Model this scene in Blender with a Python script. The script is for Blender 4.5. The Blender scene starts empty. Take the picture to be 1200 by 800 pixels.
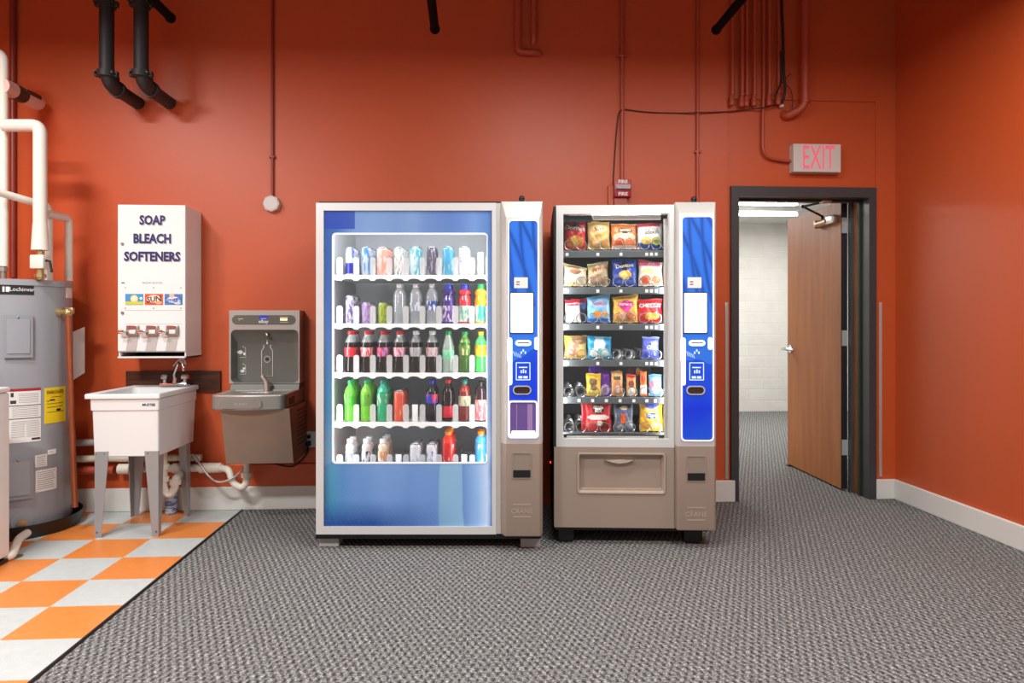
import bpy, bmesh, math, random
from mathutils import Matrix, Vector
R = random.Random(7)
PI = math.pi
sc = bpy.context.scene
COL = sc.collection
# ---------------------------------------------------------------- camera model
F = 800.0
TH = math.atan(49/800)
cT, sT = math.cos(TH), math.sin(TH)
H = 1.188
D = 4.487*1.00187
def ray(px):
    a = (px-600)/F
    return (sT+a*cT, cT-a*sT)
def WV(px, py, v):
    dx, dy = ray(px)
    return Vector((dx*v, -D+dy*v, H+(380-py)/F*v))
def WY(px, py, Y):
    return WV(px, py, (Y+D)/ray(px)[1])
def WZ(px, py, z):
    return WV(px, py, (z-H)*F/(380-py))
def X_(px, Y): return WY(px, 380, Y).x
def Z_(px, py, Y): return WY(px, py, Y).z
CAMF = Matrix.Translation((0, -D, 0)) @ Matrix.Rotation(-TH, 4, 'Z')   # frame of things set square to the viewer: (u, depth, z)
def U(px, v): return (px-600)/F*v
def Zv(py, v): return H+(380-py)/F*v

# ---------------------------------------------------------------- materials
def srgb(r, g, b):
    f = lambda c: (c/255/12.92) if c/255 <= .04045 else ((c/255+.055)/1.055)**2.4
    return (f(r), f(g), f(b))
MATS = {}
def mat(name, rgb, rough=.5, metal=0, bump=0, bscale=200, vary=0, vscale=8, emit=0, ergb=None, coat=0, spec=.5, trans=0):
    if name in MATS: return MATS[name]
    m = bpy.data.materials.new(name); m.use_nodes = True
    nt = m.node_tree; b = nt.nodes['Principled BSDF']
    c = srgb(*rgb)
    b.inputs['Base Color'].default_value = (*c, 1)
    b.inputs['Roughness'].default_value = rough
    b.inputs['Metallic'].default_value = metal
    b.inputs['Specular IOR Level'].default_value = spec
    b.inputs['Coat Weight'].default_value = coat
    if trans: b.inputs['Transmission Weight'].default_value = trans
    if emit:
        b.inputs['Emission Color'].default_value = (*srgb(*(ergb or rgb)), 1)
        b.inputs['Emission Strength'].default_value = emit
    tc = None
    if vary or bump:
        tc = nt.nodes.new('ShaderNodeTexCoord')
    if vary:
        n = nt.nodes.new('ShaderNodeTexNoise'); n.inputs['Scale'].default_value = vscale; n.inputs['Detail'].default_value = 4
        nt.links.new(tc.outputs['Object'], n.inputs['Vector'])
        mx = nt.nodes.new('ShaderNodeMix'); mx.data_type = 'RGBA'
        mx.inputs['A'].default_value = (*[x*(1-vary) for x in c], 1)
        mx.inputs['B'].default_value = (*[min(1, x*(1+vary)) for x in c], 1)
        nt.links.new(n.outputs['Fac'], mx.inputs['Factor'])
        nt.links.new(mx.outputs['Result'], b.inputs['Base Color'])
    if bump:
        n = nt.nodes.new('ShaderNodeTexNoise'); n.inputs['Scale'].default_value = bscale; n.inputs['Detail'].default_value = 3
        nt.links.new(tc.outputs['Object'], n.inputs['Vector'])
        bp = nt.nodes.new('ShaderNodeBump'); bp.inputs['Strength'].default_value = bump; bp.inputs['Distance'].default_value = .002
        nt.links.new(n.outputs['Fac'], bp.inputs['Height'])
        nt.links.new(bp.outputs['Normal'], b.inputs['Normal'])
    MATS[name] = m
    return m
def thin(name, rgb, opacity, rough=.05, gloss=.06):
    """clear sheet or plastic: transparent, a little diffuse, a little gloss"""
    if name in MATS: return MATS[name]
    m = bpy.data.materials.new(name); m.use_nodes = True
    nt = m.node_tree; nt.nodes.clear()
    o = nt.nodes.new('ShaderNodeOutputMaterial')
    t = nt.nodes.new('ShaderNodeBsdfTransparent'); t.inputs[0].default_value = (1, 1, 1, 1)
    d = nt.nodes.new('ShaderNodeBsdfPrincipled'); d.inputs['Base Color'].default_value = (*srgb(*rgb), 1); d.inputs['Roughness'].default_value = max(rough, .2)
    g = nt.nodes.new('ShaderNodeBsdfGlossy'); g.inputs['Roughness'].default_value = rough
    m1 = nt.nodes.new('ShaderNodeMixShader'); m1.inputs[0].default_value = opacity
    m2 = nt.nodes.new('ShaderNodeMixShader'); m2.inputs[0].default_value = gloss
    nt.links.new(t.outputs[0], m1.inputs[1]); nt.links.new(d.outputs[0], m1.inputs[2])
    nt.links.new(m1.outputs[0], m2.inputs[1]); nt.links.new(g.outputs[0], m2.inputs[2])
    nt.links.new(m2.outputs[0], o.inputs[0])
    MATS[name] = m
    return m
class NT:
    """short hand for building node graphs"""
    def __init__(s, name, rough=.5, spec=.5):
        s.m = bpy.data.materials.new(name); s.m.use_nodes = True
        s.t = s.m.node_tree; s.b = s.t.nodes['Principled BSDF']
        s.b.inputs['Roughness'].default_value = rough; s.b.inputs['Specular IOR Level'].default_value = spec
        s.tc = s.t.nodes.new('ShaderNodeTexCoord')
        MATS[name] = s.m
    def put(s, sock, v):
        if isinstance(v, (int, float)): sock.default_value = v
        elif isinstance(v, tuple): sock.default_value = (*v, 1) if len(sock.default_value) == 4 and len(v) == 3 else v
        else: s.t.links.new(v, sock)
    def xyz(s, src='Object'):
        n = s.t.nodes.new('ShaderNodeSeparateXYZ'); s.t.links.new(s.tc.outputs[src], n.inputs[0]); return n.outputs
    def math(s, op, a, b=0, c=0, clamp=False):
        n = s.t.nodes.new('ShaderNodeMath'); n.operation = op; n.use_clamp = clamp
        s.put(n.inputs[0], a); s.put(n.inputs[1], b)
        if op in ('MULTIPLY_ADD', 'COMPARE'): s.put(n.inputs[2], c)
        return n.outputs[0]
    def mix(s, f, a, b):
        n = s.t.nodes.new('ShaderNodeMix'); n.data_type = 'RGBA'
        s.put(n.inputs['Factor'], f); s.put(n.inputs['A'], a); s.put(n.inputs['B'], b); return n.outputs['Result']
    def noise(s, scale, detail=3, vec=None):
        n = s.t.nodes.new('ShaderNodeTexNoise'); n.inputs['Scale'].default_value = scale; n.inputs['Detail'].default_value = detail
        s.t.links.new(vec or s.tc.outputs['Object'], n.inputs['Vector']); return n.outputs['Fac']
    def mapping(s, loc=(0, 0, 0), scale=(1, 1, 1), rot=(0, 0, 0)):
        n = s.t.nodes.new('ShaderNodeMapping'); n.inputs['Location'].default_value = loc; n.inputs['Scale'].default_value = scale; n.inputs['Rotation'].default_value = rot
        s.t.links.new(s.tc.outputs['Object'], n.inputs['Vector']); return n.outputs[0]
    def ramp(s, f, stops):
        n = s.t.nodes.new('ShaderNodeValToRGB'); e = n.color_ramp.elements
        while len(e) < len(stops): e.new(.5)
        for k, (p, c) in enumerate(stops): e[k].position = p; e[k].color = (*c, 1)
        s.put(n.inputs[0], f); return n.outputs['Color']
    def bump(s, h, strength=.3, dist=.004):
        n = s.t.nodes.new('ShaderNodeBump'); n.inputs['Strength'].default_value = strength; n.inputs['Distance'].default_value = dist
        s.put(n.inputs['Height'], h); s.t.links.new(n.outputs[0], s.b.inputs['Normal'])

# ---------------------------------------------------------------- mesh builder
class MB:
    def __init__(s, M=None):
        s.v = []; s.f = []; s.mi = []; s.cur = 0; s.M = M
    def add(s, vs, fs):
        o = len(s.v)
        s.v += [Vector(p) for p in vs]
        for f in fs:
            s.f.append([i+o for i in f]); s.mi.append(s.cur)
        return s
    def box(s, x0, x1, y0, y1, z0, z1, bev=0, seg=2):
        x0, x1 = sorted((x0, x1)); y0, y1 = sorted((y0, y1)); z0, z1 = sorted((z0, z1))
        if bev <= 0:
            return s.add([(x, y, z) for z in (z0, z1) for y in (y0, y1) for x in (x0, x1)],
                         [(0, 2, 3, 1), (4, 5, 7, 6), (0, 1, 5, 4), (2, 6, 7, 3), (0, 4, 6, 2), (1, 3, 7, 5)])
        bm = bmesh.new(); bmesh.ops.create_cube(bm, size=1)
        for q in bm.verts: q.co = Vector(((x0+x1)/2+q.co.x*(x1-x0), (y0+y1)/2+q.co.y*(y1-y0), (z0+z1)/2+q.co.z*(z1-z0)))
        bmesh.ops.bevel(bm, geom=list(bm.edges), offset=min(bev, .49*min(x1-x0, y1-y0, z1-z0)), segments=seg, affect='EDGES', profile=.5)
        bm.verts.index_update()
        s.add([q.co.copy() for q in bm.verts], [[q.index for q in f.verts] for f in bm.faces]); bm.free()
        return s
    def loft(s, rings, cap0=True, cap1=True, closed=True):
        n = len(rings[0]); vs = [p for r in rings for p in r]; fs = []
        for k in range(len(rings)-1):
            for i in range(n if closed else n-1):
                j = (i+1) % n
                fs.append((k*n+i, k*n+j, (k+1)*n+j, (k+1)*n+i))
        if cap0: fs.append(tuple(range(n-1, -1, -1)))
        if cap1: fs.append(tuple(range((len(rings)-1)*n, len(rings)*n)))
        return s.add(vs, fs)
    def prism(s, poly, y0, y1, axis='y'):
        """poly of (x,z) extruded along y (or (y,z) along x, (x,y) along z)"""
        g = {'y': lambda p, t: (p[0], t, p[1]), 'x': lambda p, t: (t, p[0], p[1]), 'z': lambda p, t: (p[0], p[1], t)}[axis]
        return s.loft([[g(p, y0) for p in poly], [g(p, y1) for p in poly]])
    def ring(s, outer, inner, y0, y1):
        """frame with a hole: outer and inner polys of (x,z), same count"""
        n = len(outer)
        vs = [(p[0], y, p[1]) for y in (y0, y1) for q in (outer, inner) for p in q]
        fs = []
        for i in range(n):
            j = (i+1) % n
            fs += [(i, j, n+j, n+i), (2*n+i, 3*n+i, 3*n+j, 2*n+j), (i, 2*n+i, 2*n+j, j), (n+i, n+j, 3*n+j, 3*n+i)]
        return s.add(vs, fs)
    def cyl(s, p0, p1, r0, r1=None, seg=20, caps=True):
        p0, p1 = Vector(p0), Vector(p1); r1 = r0 if r1 is None else r1
        q = (p1-p0).to_track_quat('Z', 'Y').to_matrix()
        rg = lambda p, r: [p+q @ Vector((r*math.cos(2*PI*i/seg), r*math.sin(2*PI*i/seg), 0)) for i in range(seg)]
        return s.loft([rg(p0, r0), rg(p1, r1)], caps, caps)
    def tube(s, pts, r, seg=12, caps=True):
        pts = [Vector(p) for p in pts]
        rings = []; up = None
        for i, p in enumerate(pts):
            t = (pts[min(i+1, len(pts)-1)]-pts[max(i-1, 0)]).normalized()
            if up is None: up = t.orthogonal().normalized()
            up = (up-t*up.dot(t)).normalized(); w = t.cross(up)
            rr = r[i] if isinstance(r, (list, tuple)) else r
            rings.append([p+(up*math.cos(2*PI*k/seg)+w*math.sin(2*PI*k/seg))*rr for k in range(seg)])
        return s.loft(rings, caps, caps)
    def lathe(s, prof, c=(0, 0, 0), seg=20, mats=None, axis='z'):
        """prof [(r,z)]; mats: material index per step"""
        rings = []
        for r, z in prof:
            rr = max(r, 1e-4)
            pts = [(rr*math.cos(2*PI*i/seg), rr*math.sin(2*PI*i/seg), z) for i in range(seg)]
            if axis == 'y': pts = [(a, z_, b) for a, b, z_ in pts]
            if axis == 'x': pts = [(z_, a, b) for a, b, z_ in pts]
            rings.append([Vector(c)+Vector(p) for p in pts])
        keep = s.cur
        for k in range(len(rings)-1):
            if mats: s.cur = mats[k]
            s.loft([rings[k], rings[k+1]], k == 0, k == len(rings)-2)
        s.cur = keep
        return s
    def ball(s, c, r, sx=1, sy=1, sz=1, seg=14):
        n = 8
        prof = [(r*math.sin(PI*k/n), -r*math.cos(PI*k/n)) for k in range(n+1)]
        m = MB().lathe(prof, (0, 0, 0), seg)
        return s.add([Vector(c)+Vector((p.x*sx, p.y*sy, p.z*sz)) for p in m.v], m.f)
    def text(s, txt, x, y, z, size, sx=1, depth=.0015, rot=None, shear=0, bold=0):
        """text facing -y, centred at x,z"""
        cu = bpy.data.curves.new('t', 'FONT'); cu.body = txt; cu.size = size; cu.align_x = 'CENTER'; cu.align_y = 'CENTER'
        cu.extrude = depth/2; cu.resolution_u = 2; cu.shear = shear; cu.offset = bold
        o = bpy.data.objects.new('t', cu)
        me = bpy.data.meshes.new_from_object(o)
        vs = [Vector((x+p.co.x*sx, y-p.co.z, z+p.co.y)) for p in me.vertices]
        if rot:
            M = Matrix.Translation((x, y, z)) @ rot @ Matrix.Translation((-x, -y, -z)); vs = [M @ q for q in vs]
        s.add(vs, [list(f.vertices) for f in me.polygons])
        bpy.data.objects.remove(o); bpy.data.meshes.remove(me); bpy.data.curves.remove(cu)
        return s
    def build(s, name, mats, parent=None, smooth=True, ang=38):
        me = bpy.data.meshes.new(name)
        T = s.M or Matrix.Identity(4)
        if parent is not None: T = INV[parent.name] @ T
        me.from_pydata([T @ p for p in s.v], [], s.f)
        if not isinstance(mats, (list, tuple)): mats = [mats]
        for m in mats: me.materials.append(m)
        me.polygons.foreach_set('material_index', s.mi)
        bm = bmesh.new(); bm.from_mesh(me); bmesh.ops.recalc_face_normals(bm, faces=bm.faces); bm.to_mesh(me); bm.free()
        if smooth:
            me.polygons.foreach_set('use_smooth', [True]*len(me.polygons))
            me.set_sharp_from_angle(angle=math.radians(ang))
        me.update()
        o = bpy.data.objects.new(name, me); COL.objects.link(o)
        if parent is not None:
            o.parent = parent; INV[o.name] = INV[parent.name]
        return o
INV = {}
def tag(o, label, cat, group=None):
    o['label'] = label; o['category'] = cat
    if group: o['group'] = group
    return o
def thing(name, label, cat, loc=(0, 0, 0), rotz=0, group=None):
    o = bpy.data.objects.new(name, None); COL.objects.link(o); o.empty_display_size = .1
    o.location = loc; o.rotation_euler = (0, 0, rotz)
    INV[o.name] = (Matrix.Translation(loc) @ Matrix.Rotation(rotz, 4, 'Z')).inverted()
    return tag(o, label, cat, group)
def solo(mb, name, m, label, cat, group=None, **k):
    """a thing that is one mesh, its origin at its own base"""
    T = mb.M or Matrix.Identity(4)
    vs = [T @ p for p in mb.v]
    lo = [min(p[i] for p in vs) for i in range(3)]; hi = [max(p[i] for p in vs) for i in range(3)]
    c = Vector(((lo[0]+hi[0])/2, (lo[1]+hi[1])/2, lo[2]))
    mb.M = Matrix.Translation(-c) @ T
    o = mb.build(name, m, **k); o.location = c; INV[o.name] = Matrix.Translation(-c)
    return tag(o, label, cat, group)
def struct(mb, name, m, parent=None, **k):
    o = mb.build(name, m, parent, **k)
    if parent is None: o['kind'] = 'structure'; INV[o.name] = Matrix.Identity(4)
    return o
def dup(o, loc, rotz=None, label=None, group=None):
    c = o.copy(); COL.objects.link(c); c.location = loc
    if rotz is not None: c.rotation_euler = (c.rotation_euler.x, c.rotation_euler.y, rotz)
    if label: c['label'] = label
    if group: c['group'] = group
    for ch in o.children:
        d = ch.copy(); COL.objects.link(d); d.parent = c
        for g in ch.children:
            e = g.copy(); COL.objects.link(e); e.parent = d
    return c
def rect(x0, x1, z0, z1): return [(x0, z0), (x1, z0), (x1, z1), (x0, z1)]
def rrect(x0, x1, z0, z1, r, n=5):
    x0, x1 = sorted((x0, x1)); z0, z1 = sorted((z0, z1)); r = min(r, (x1-x0)/2, (z1-z0)/2)
    out = []
    for cx, cz, a0 in ((x0+r, z0+r, PI), (x1-r, z0+r, 1.5*PI), (x1-r, z1-r, 0), (x0+r, z1-r, .5*PI)):
        for k in range(n+1):
            a = a0+k*PI/2/n; out.append((cx+r*math.cos(a), cz+r*math.sin(a)))
    return out
def rect_like(x0, x1, z0, z1, n=5):
    """square-cornered outline with as many points as rrect"""
    return [p for p in rect(min(x0, x1), max(x0, x1), min(z0, z1), max(z0, z1)) for _ in range(n+1)]
def bend(pts, r, n=6):
    """round the corners of a path"""
    pts = [Vector(p) for p in pts]; out = [pts[0]]
    for a, b, c in zip(pts, pts[1:], pts[2:]):
        d0 = (a-b); d1 = (c-b); q = min(r, d0.length*.49, d1.length*.49)
        p0 = b+d0.normalized()*q; p1 = b+d1.normalized()*q
        for k in range(n+1):
            t = k/n; out.append(p0*(1-t)**2+b*2*t*(1-t)+p1*t*t)
    out.append(pts[-1]); return out
def spline(pts, n=8):
    pts = [Vector(p) for p in pts]; P = [pts[0]]+pts+[pts[-1]]; out = []
    for i in range(1, len(P)-2):
        for k in range(n):
            t = k/n
            out.append(.5*((2*P[i])+(P[i+1]-P[i-1])*t+(2*P[i-1]-5*P[i]+4*P[i+1]-P[i+2])*t*t+(3*P[i]-P[i-1]-3*P[i+1]+P[i+2])*t**3))
    out.append(pts[-1]); return out
# ---------------------------------------------------------------- setting materials
def paint(name, rgb):
    n = NT(name, .42, .5)
    big = n.noise(1.3, 3); fine = n.noise(420, 2)
    c = srgb(*rgb)
    col = n.mix(big, tuple(x*.93 for x in c), tuple(min(1, x*1.06) for x in c))
    n.put(n.b.inputs['Base Color'], col); n.bump(fine, .22, .002)
    return n.m
RED = paint('red_orange_wall_paint', (196, 84, 40))
REDP = mat('red_orange_pipe_paint', (178, 78, 54), .4)
REDD = mat('dark_red_pipe_paint', (138, 50, 36), .4)
BASEW = mat('white_baseboard_paint', (222, 220, 214), .4)
WHITE = mat('white_enamel', (232, 231, 228), .35)
PVC = mat('white_pvc', (225, 220, 208), .4, vary=.05)
BLACK = mat('black_plastic', (16, 17, 20), .45)
IRON = mat('black_cast_iron', (40, 42, 44), .55, bump=.2, bscale=120)
STEEL = mat('brushed_steel', (168, 166, 160), .35, .85)
CHROME = mat('chrome', (225, 225, 228), .12, 1)
DARKG = mat('dark_grey', (58, 60, 62), .5)
MIDG = mat('mid_grey', (120, 122, 122), .5)

def carpet():
    n = NT('grey_loop_carpet', .95, .1)
    x, y, z = n.xyz()
    k = 2*PI
    wob = n.math('MULTIPLY', n.math('SUBTRACT', n.noise(26, 3), .5), 3.4)
    a = n.math('ADD', n.math('MULTIPLY_ADD', x, k/.0285, wob), n.math('MULTIPLY', y, k/.066))
    b = n.math('SUBTRACT', n.math('MULTIPLY_ADD', x, k/.0285, wob), n.math('MULTIPLY', y, k/.066))
    sa = n.math('SINE', a); sb = n.math('SINE', b)
    p = n.math('MULTIPLY', n.math('ADD', n.math('ADD', sa, n.math('MULTIPLY', sb, .8)), 1.8), .278)
    dots = n.math('SUBTRACT', 1, n.math('POWER', p, 2.2))
    fine = n.noise(150, 2); mid = n.noise(62, 3)
    h = n.math('ADD', n.math('MULTIPLY', dots, .30), n.math('ADD', n.math('MULTIPLY', fine, .80), n.math('MULTIPLY', mid, .50)))
    c = n.ramp(n.math('SUBTRACT', h, .38), [(.20, srgb(42, 42, 43)), (.42, srgb(90, 90, 89)), (.58, srgb(132, 132, 130)), (.78, srgb(202, 202, 198))])
    n.put(n.b.inputs['Base Color'], c); n.bump(h, .5, .008)
    return n.m
CARPET = carpet()
p0 = WZ(144, 653, 0)
def tiles():
    n = NT('orange_and_grey_vinyl_tile', .32, .5)
    v = n.mapping((-p0.x/.3048, -p0.y/.3048, .5), (1/.3048, 1/.3048, 0))
    ck = n.t.nodes.new('ShaderNodeTexChecker'); ck.inputs['Scale'].default_value = 1
    n.t.links.new(v, ck.inputs['Vector'])
    f = n.noise(220, 4); g = n.noise(24, 4)
    f2 = n.math('MULTIPLY_ADD', f, .7, n.math('MULTIPLY', g, .4))
    og = n.mix(f2, srgb(204, 104, 40), srgb(240, 154, 76)); gr = n.mix(f2, srgb(158, 166, 166), srgb(216, 222, 220))
    col = n.mix(ck.outputs['Fac'], gr, og)
    s = n.t.nodes.new('ShaderNodeSeparateXYZ'); n.t.links.new(v, s.inputs[0])
    def edge(o):
        fr = n.math('FRACT', o); return n.math('LESS_THAN', n.math('MINIMUM', fr, n.math('SUBTRACT', 1, fr)), .007)
    gro = n.math('MAXIMUM', edge(s.outputs[0]), edge(s.outputs[1]))
    col = n.mix(n.math('MULTIPLY', gro, .7), col, srgb(206, 168, 120))
    n.put(n.b.inputs['Base Color'], col)
    return n.m
TILE = tiles()
def bricks():
    n = NT('white_painted_brick', .6, .3)
    x, y, z = n.xyz()
    cb = n.t.nodes.new('ShaderNodeCombineXYZ'); n.put(cb.inputs[0], x); n.put(cb.inputs[1], z)
    br = n.t.nodes.new('ShaderNodeTexBrick'); br.inputs['Scale'].default_value = 1
    br.inputs['Brick Width'].default_value = .42; br.inputs['Row Height'].default_value = .15; br.inputs['Mortar Size'].default_value = .008; br.inputs['Mortar Smooth'].default_value = .6
    n.t.links.new(cb.outputs[0], br.inputs['Vector'])
    ns = n.noise(5, 4)
    n.put(n.b.inputs['Base Color'], n.mix(ns, srgb(208, 206, 199), srgb(228, 227, 222)))
    hgt = n.math('MULTIPLY_ADD', br.outputs['Fac'], -.6, n.math('MULTIPLY', ns, .8))
    n.bump(hgt, .28, .02)
    return n.m
BRICK = bricks()
def wood(name, a, b, sc_=(14, 14, 1.2), rough=.38):
    n = NT(name, rough, .4)
    v = n.mapping(scale=sc_)
    f = n.noise(3.0, 6, v); g = n.noise(1.1, 2)
    f = n.math('MULTIPLY_ADD', f, .8, n.math('MULTIPLY', g, .3))
    n.put(n.b.inputs['Base Color'], n.ramp(f, [(.32, srgb(*a)), (.75, srgb(*b))]))
    return n.m
DOORW = wood('brown_door_veneer', (156, 94, 50), (182, 116, 66), (5, 5, .5), .5)
JAMBW = wood('brown_jamb_wood', (110, 66, 30), (150, 94, 46))
BOARD = wood('dark_brown_board', (40, 22, 14), (88, 50, 30), (2.0, 14, 20))

# ---------------------------------------------------------------- room
CEIL = 3.9
XR = WY(1049, 380, 0).x
XL = -3.75
YF = -6.2
e0, e1 = WZ(286, 597, 0), WZ(27, 800, 0)
EX = (e0.x+e1.x)/2
xo0, xo1 = X_(865, 0), X_(1017, 0)          # clear door opening
zo = Z_(940, 231, 0)
px0, px1 = X_(853, 0), X_(1026.5, 0)        # recessed infill panel round the door
zp = Z_(940, 117.5, 0)
WT = .2
m = MB(); m.box(EX, 7, YF, 5.2, -.1, 0); m.box(XL-.2, EX, -.001, .2, -.1, 0)
struct(m, 'floor', CARPET, smooth=False)
struct(MB().box(XL-.2, EX, YF, -.001, -.1, 0), 'floor_tiles', TILE, smooth=False)
m = MB()
m.box(XL-.2, px0, 0, WT, 0, CEIL); m.box(px0, px1, 0, WT, zp, CEIL); m.box(px1, XR+.2, 0, WT, 0, CEIL)
m.box(px0, xo0-.02, .012, WT, 0, zp); m.box(xo1+.02, px1, .012, WT, 0, zp); m.box(xo0-.02, xo1+.02, .012, WT, zo+.02, zp)
zl = .29
m.box(XL, X_(470, 0), -.022, 0, .148, zl, .004)
struct(m, 'wall_back', RED, smooth=False)
struct(MB().box(XR, XR+.2, YF, 0, 0, CEIL), 'wall_right', RED, smooth=False)
struct(MB().box(XL-.2, XL, YF, 0, 0, CEIL), 'wall_left', RED, smooth=False)
struct(MB().box(XL-.2, XR+.2, YF, WT, CEIL, CEIL+.1), 'ceiling', mat('dark_ceiling_paint', (90, 84, 80), .8), smooth=False)
def baseb(name, x0, x1, y0, y1, h):
    struct(MB().box(x0, x1, y0, y1, 0, h, .006), name, BASEW, smooth=False)
baseb('baseboard_back', XL, X_(470, 0), -.028, -.001, .150)
baseb('baseboard_door', X_(700, 0), X_(860, 0), -.028, -.001, .143)
baseb('baseboard_corner', X_(1025.5, 0), XR-.001, -.022, -.001, .135)
baseb('baseboard_right', XR-.022, XR-.0005, YF, -.0225, .135)
# black carpet edging between the two floors
m = MB(); m.prism([(EX-.004, 0.0005), (EX+.018, .0005), (EX+.010, .006), (EX+.001, .004)], YF, -.03)
struct(m, 'trim_1', BLACK, smooth=False)

# room beyond the door
FYW = 4.60; FCE = 2.56
struct(MB().box(.6, 6.6, FYW, FYW+.2, 0, FCE+.2), 'wall_far', BRICK, smooth=False)
WP = mat('white_wall_paint', (222, 221, 216), .6)
m = MB(); m.box(.6, 6.6, WT, FYW, FCE, FCE+.1)
struct(m, 'ceiling_far', WP, smooth=False)
struct(MB().box(.5, .6, WT, FYW, 0, FCE), 'wall_far_left', WP, smooth=False)
struct(MB().box(6.5, 6.6, WT, FYW, 0, FCE), 'wall_far_right', WP, smooth=False)
struct(MB().box(XR+.2, 6.5, .05, WT, 0, FCE), 'wall_far_front', WP, smooth=False)

# ---------------------------------------------------------------- door frame and door
FR = mat('charcoal_frame_paint', (60, 62, 64), .4)
RUB = mat('dark_green_rubber_stop', (38, 44, 30), .6)
CW = .052
dr = bpy.data.objects.new('door_1', None); COL.objects.link(dr); dr['kind'] = 'structure'; dr.location = ((xo0+xo1)/2, 0, 0)
INV['door_1'] = Matrix.Translation(dr.location).inverted()
m = MB()
o, i_ = [(xo0-CW, 0), (xo0-CW, zo+.068), (xo1+CW, zo+.068), (xo1+CW, 0)], [(xo0, 0), (xo0, zo), (xo1, zo), (xo1, 0)]
for a, b in ((0, 1), (1, 2), (2, 3)):
    m.prism([o[a], o[b], i_[b], i_[a]], -.016, .075)
m.build('door_frame', FR, dr, smooth=False)
m = MB()
for a, b in ((0, 1), (1, 2), (2, 3)):
    q = lambda p, d: (p[0]+(d if p[0] < (xo0+xo1)/2 else -d), p[1]-(d if p[1] > 1 else 0))
    m.prism([o[a], o[b], q(i_[b], .014), q(i_[a], .014)], .076, .098)
m.build('door_stop', RUB, dr, smooth=False)
m = MB()
for a, b in ((0, 1), (1, 2), (2, 3)): m.prism([o[a], o[b], i_[b], i_[a]], .099, .178)
m.build('door_lining', JAMBW, dr, smooth=False)
m = MB()
for a, b in ((0, 1), (1, 2), (2, 3)): m.prism([o[a], o[b], i_[b], i_[a]], .179, .215)
m.build('door_back_casing', mat('grey_casing', (120, 122, 122), .4), dr, smooth=False)
MB().box(xo1-.016, xo1+.0, .1785, .2155, .002, zo).build('hinge_jamb', mat('dark_grey_jamb_steel', (92, 96, 98), .35, .4), dr, smooth=False)

hg, fe = WV(985.5, 380, 4.88), WV(923, 380, 5.77)     # near and free edge of the open leaf
ang = math.atan2(fe.y-hg.y, fe.x-hg.x)                # about +90 degrees
LW = math.hypot(fe.x-hg.x, fe.y-hg.y)
dl = thing('door_leaf', 'brown wood veneer door leaf standing open into the white room', 'door', (hg.x, hg.y, 0), ang-PI/2)
LM = Matrix.Translation((hg.x, hg.y, 0)) @ Matrix.Rotation(ang-PI/2, 4, 'Z')   # local: x to the right (thickness), y away along the leaf
ztop = Z_(985, 236, 0)
ztop = Zv(235.7, 4.88)
m = MB(LM); m.box(0, .045, 0, LW, .012, ztop, .002); m.build('panel', DOORW, dl, smooth=False)
m = MB(LM); m.box(.0005, .0445, -.003, .0, .015, ztop-.002); m.build('hinge_edge', mat('dark_edge', (34, 28, 34), .5), dl, smooth=False)
HING = mat('dull_hinge_steel', (186, 188, 188), .45, .2)
for yy in (264, 396, 524 ):
    zc = Zv(yy, 4.88)
    m = MB(LM); m.box(.004, .044, -.0055, -.003, zc-.055, zc+.055)
    m.cyl((.052, -.010, zc-.058), (.052, -.010, zc+.058), .0065, seg=10)
    m.box(.052, .075, -.012, -.009, zc-.055, zc+.055)
    m.build('hinge', HING, dl)
    # screws stay in the hinge
for side in (-1,):
    zc = Zv(408.5, 5.7); yl = LW-.07
    m = MB(LM); m.cyl((0, yl, zc), (-.012, yl, zc), .034, seg=20); m.cyl((-.012, yl, zc), (-.066, yl, zc), .013)
    m.tube(bend([(-.052, yl+.01, zc), (-.055, yl-.06, zc), (-.05, yl-.12, zc-.006)], .02), [.011]*3+[.010]*6, 10) if False else m.tube([(-.066, yl+.016, zc), (-.070, yl-.05, zc+.001), (-.066, yl-.12, zc), (-.052, yl-.165, zc-.004)], [.013, .014, .012, .008], 10)
    m.build('lever_handle', CHROME, dl)
    m = MB(LM); m.cyl((.045, yl, zc), (.057, yl, zc), .034, seg=20); m.cyl((.057, yl, zc), (.10, yl, zc), .012)
    m.tube([(.10, yl+.012, zc), (.103, yl-.05, zc), (.095, yl-.12, zc-.004)], [.011, .011, .007], 10)
    m.build('lever_handle', CHROME, dl)
m = MB(LM); m.box(-.002, 0, LW-.02, LW+.0015, zc-.1, zc+.1); m.build('latch_plate', STEEL, dl, smooth=False)
# door closer: body on the leaf, folding arm to the head of the frame
zc = Zv(257, 4.95)
ALU = mat('bare_aluminium', (190, 186, 178), .3, .9)
BRASSY = mat('tan_closer_cover', (190, 150, 110), .35, .3)
m = MB(LM); m.box(-.046, 0, .03, .14, zc-.03, zc+.03, .008); m.build('closer_body', ALU, dl)
m = MB(LM); m.cyl((-.025, .14, zc-.004), (-.025, .31, zc-.004), .026, seg=18); m.box(-.05, 0, .29, .315, zc-.034, zc+.026, .006); m.build('closer_cylinder', BRASSY, dl)
arm0 = LM @ Vector((-.028, .22, zc+.03)); elbow = WV(941, 242, 4.93); foot = WV(968, 232.5, 4.72)
foot.z = zo-.012
m = MB(); m.cyl(LM @ Vector((-.028, .22, zc)), arm0+Vector((0, 0, .02)), .011, seg=10); m.tube([arm0+Vector((0, 0, .016)), elbow], .008, 8); m.tube([elbow, foot], .008, 8); m.ball(elbow, .013)
m.build('closer_arm', BLACK, dl)
m = MB(); m.box(foot.x-.035, foot.x+.035, foot.y-.018, foot.y+.03, zo-.022, zo-.0005, .004); m.build('arm_shoe', ALU, dl)
m = MB(LM); m.box(.008, .02, LW-.05, LW-.02, .001, .03, .003); m.box(-.02, .012, LW-.06, LW-.015, .001, .014, .003)
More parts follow.
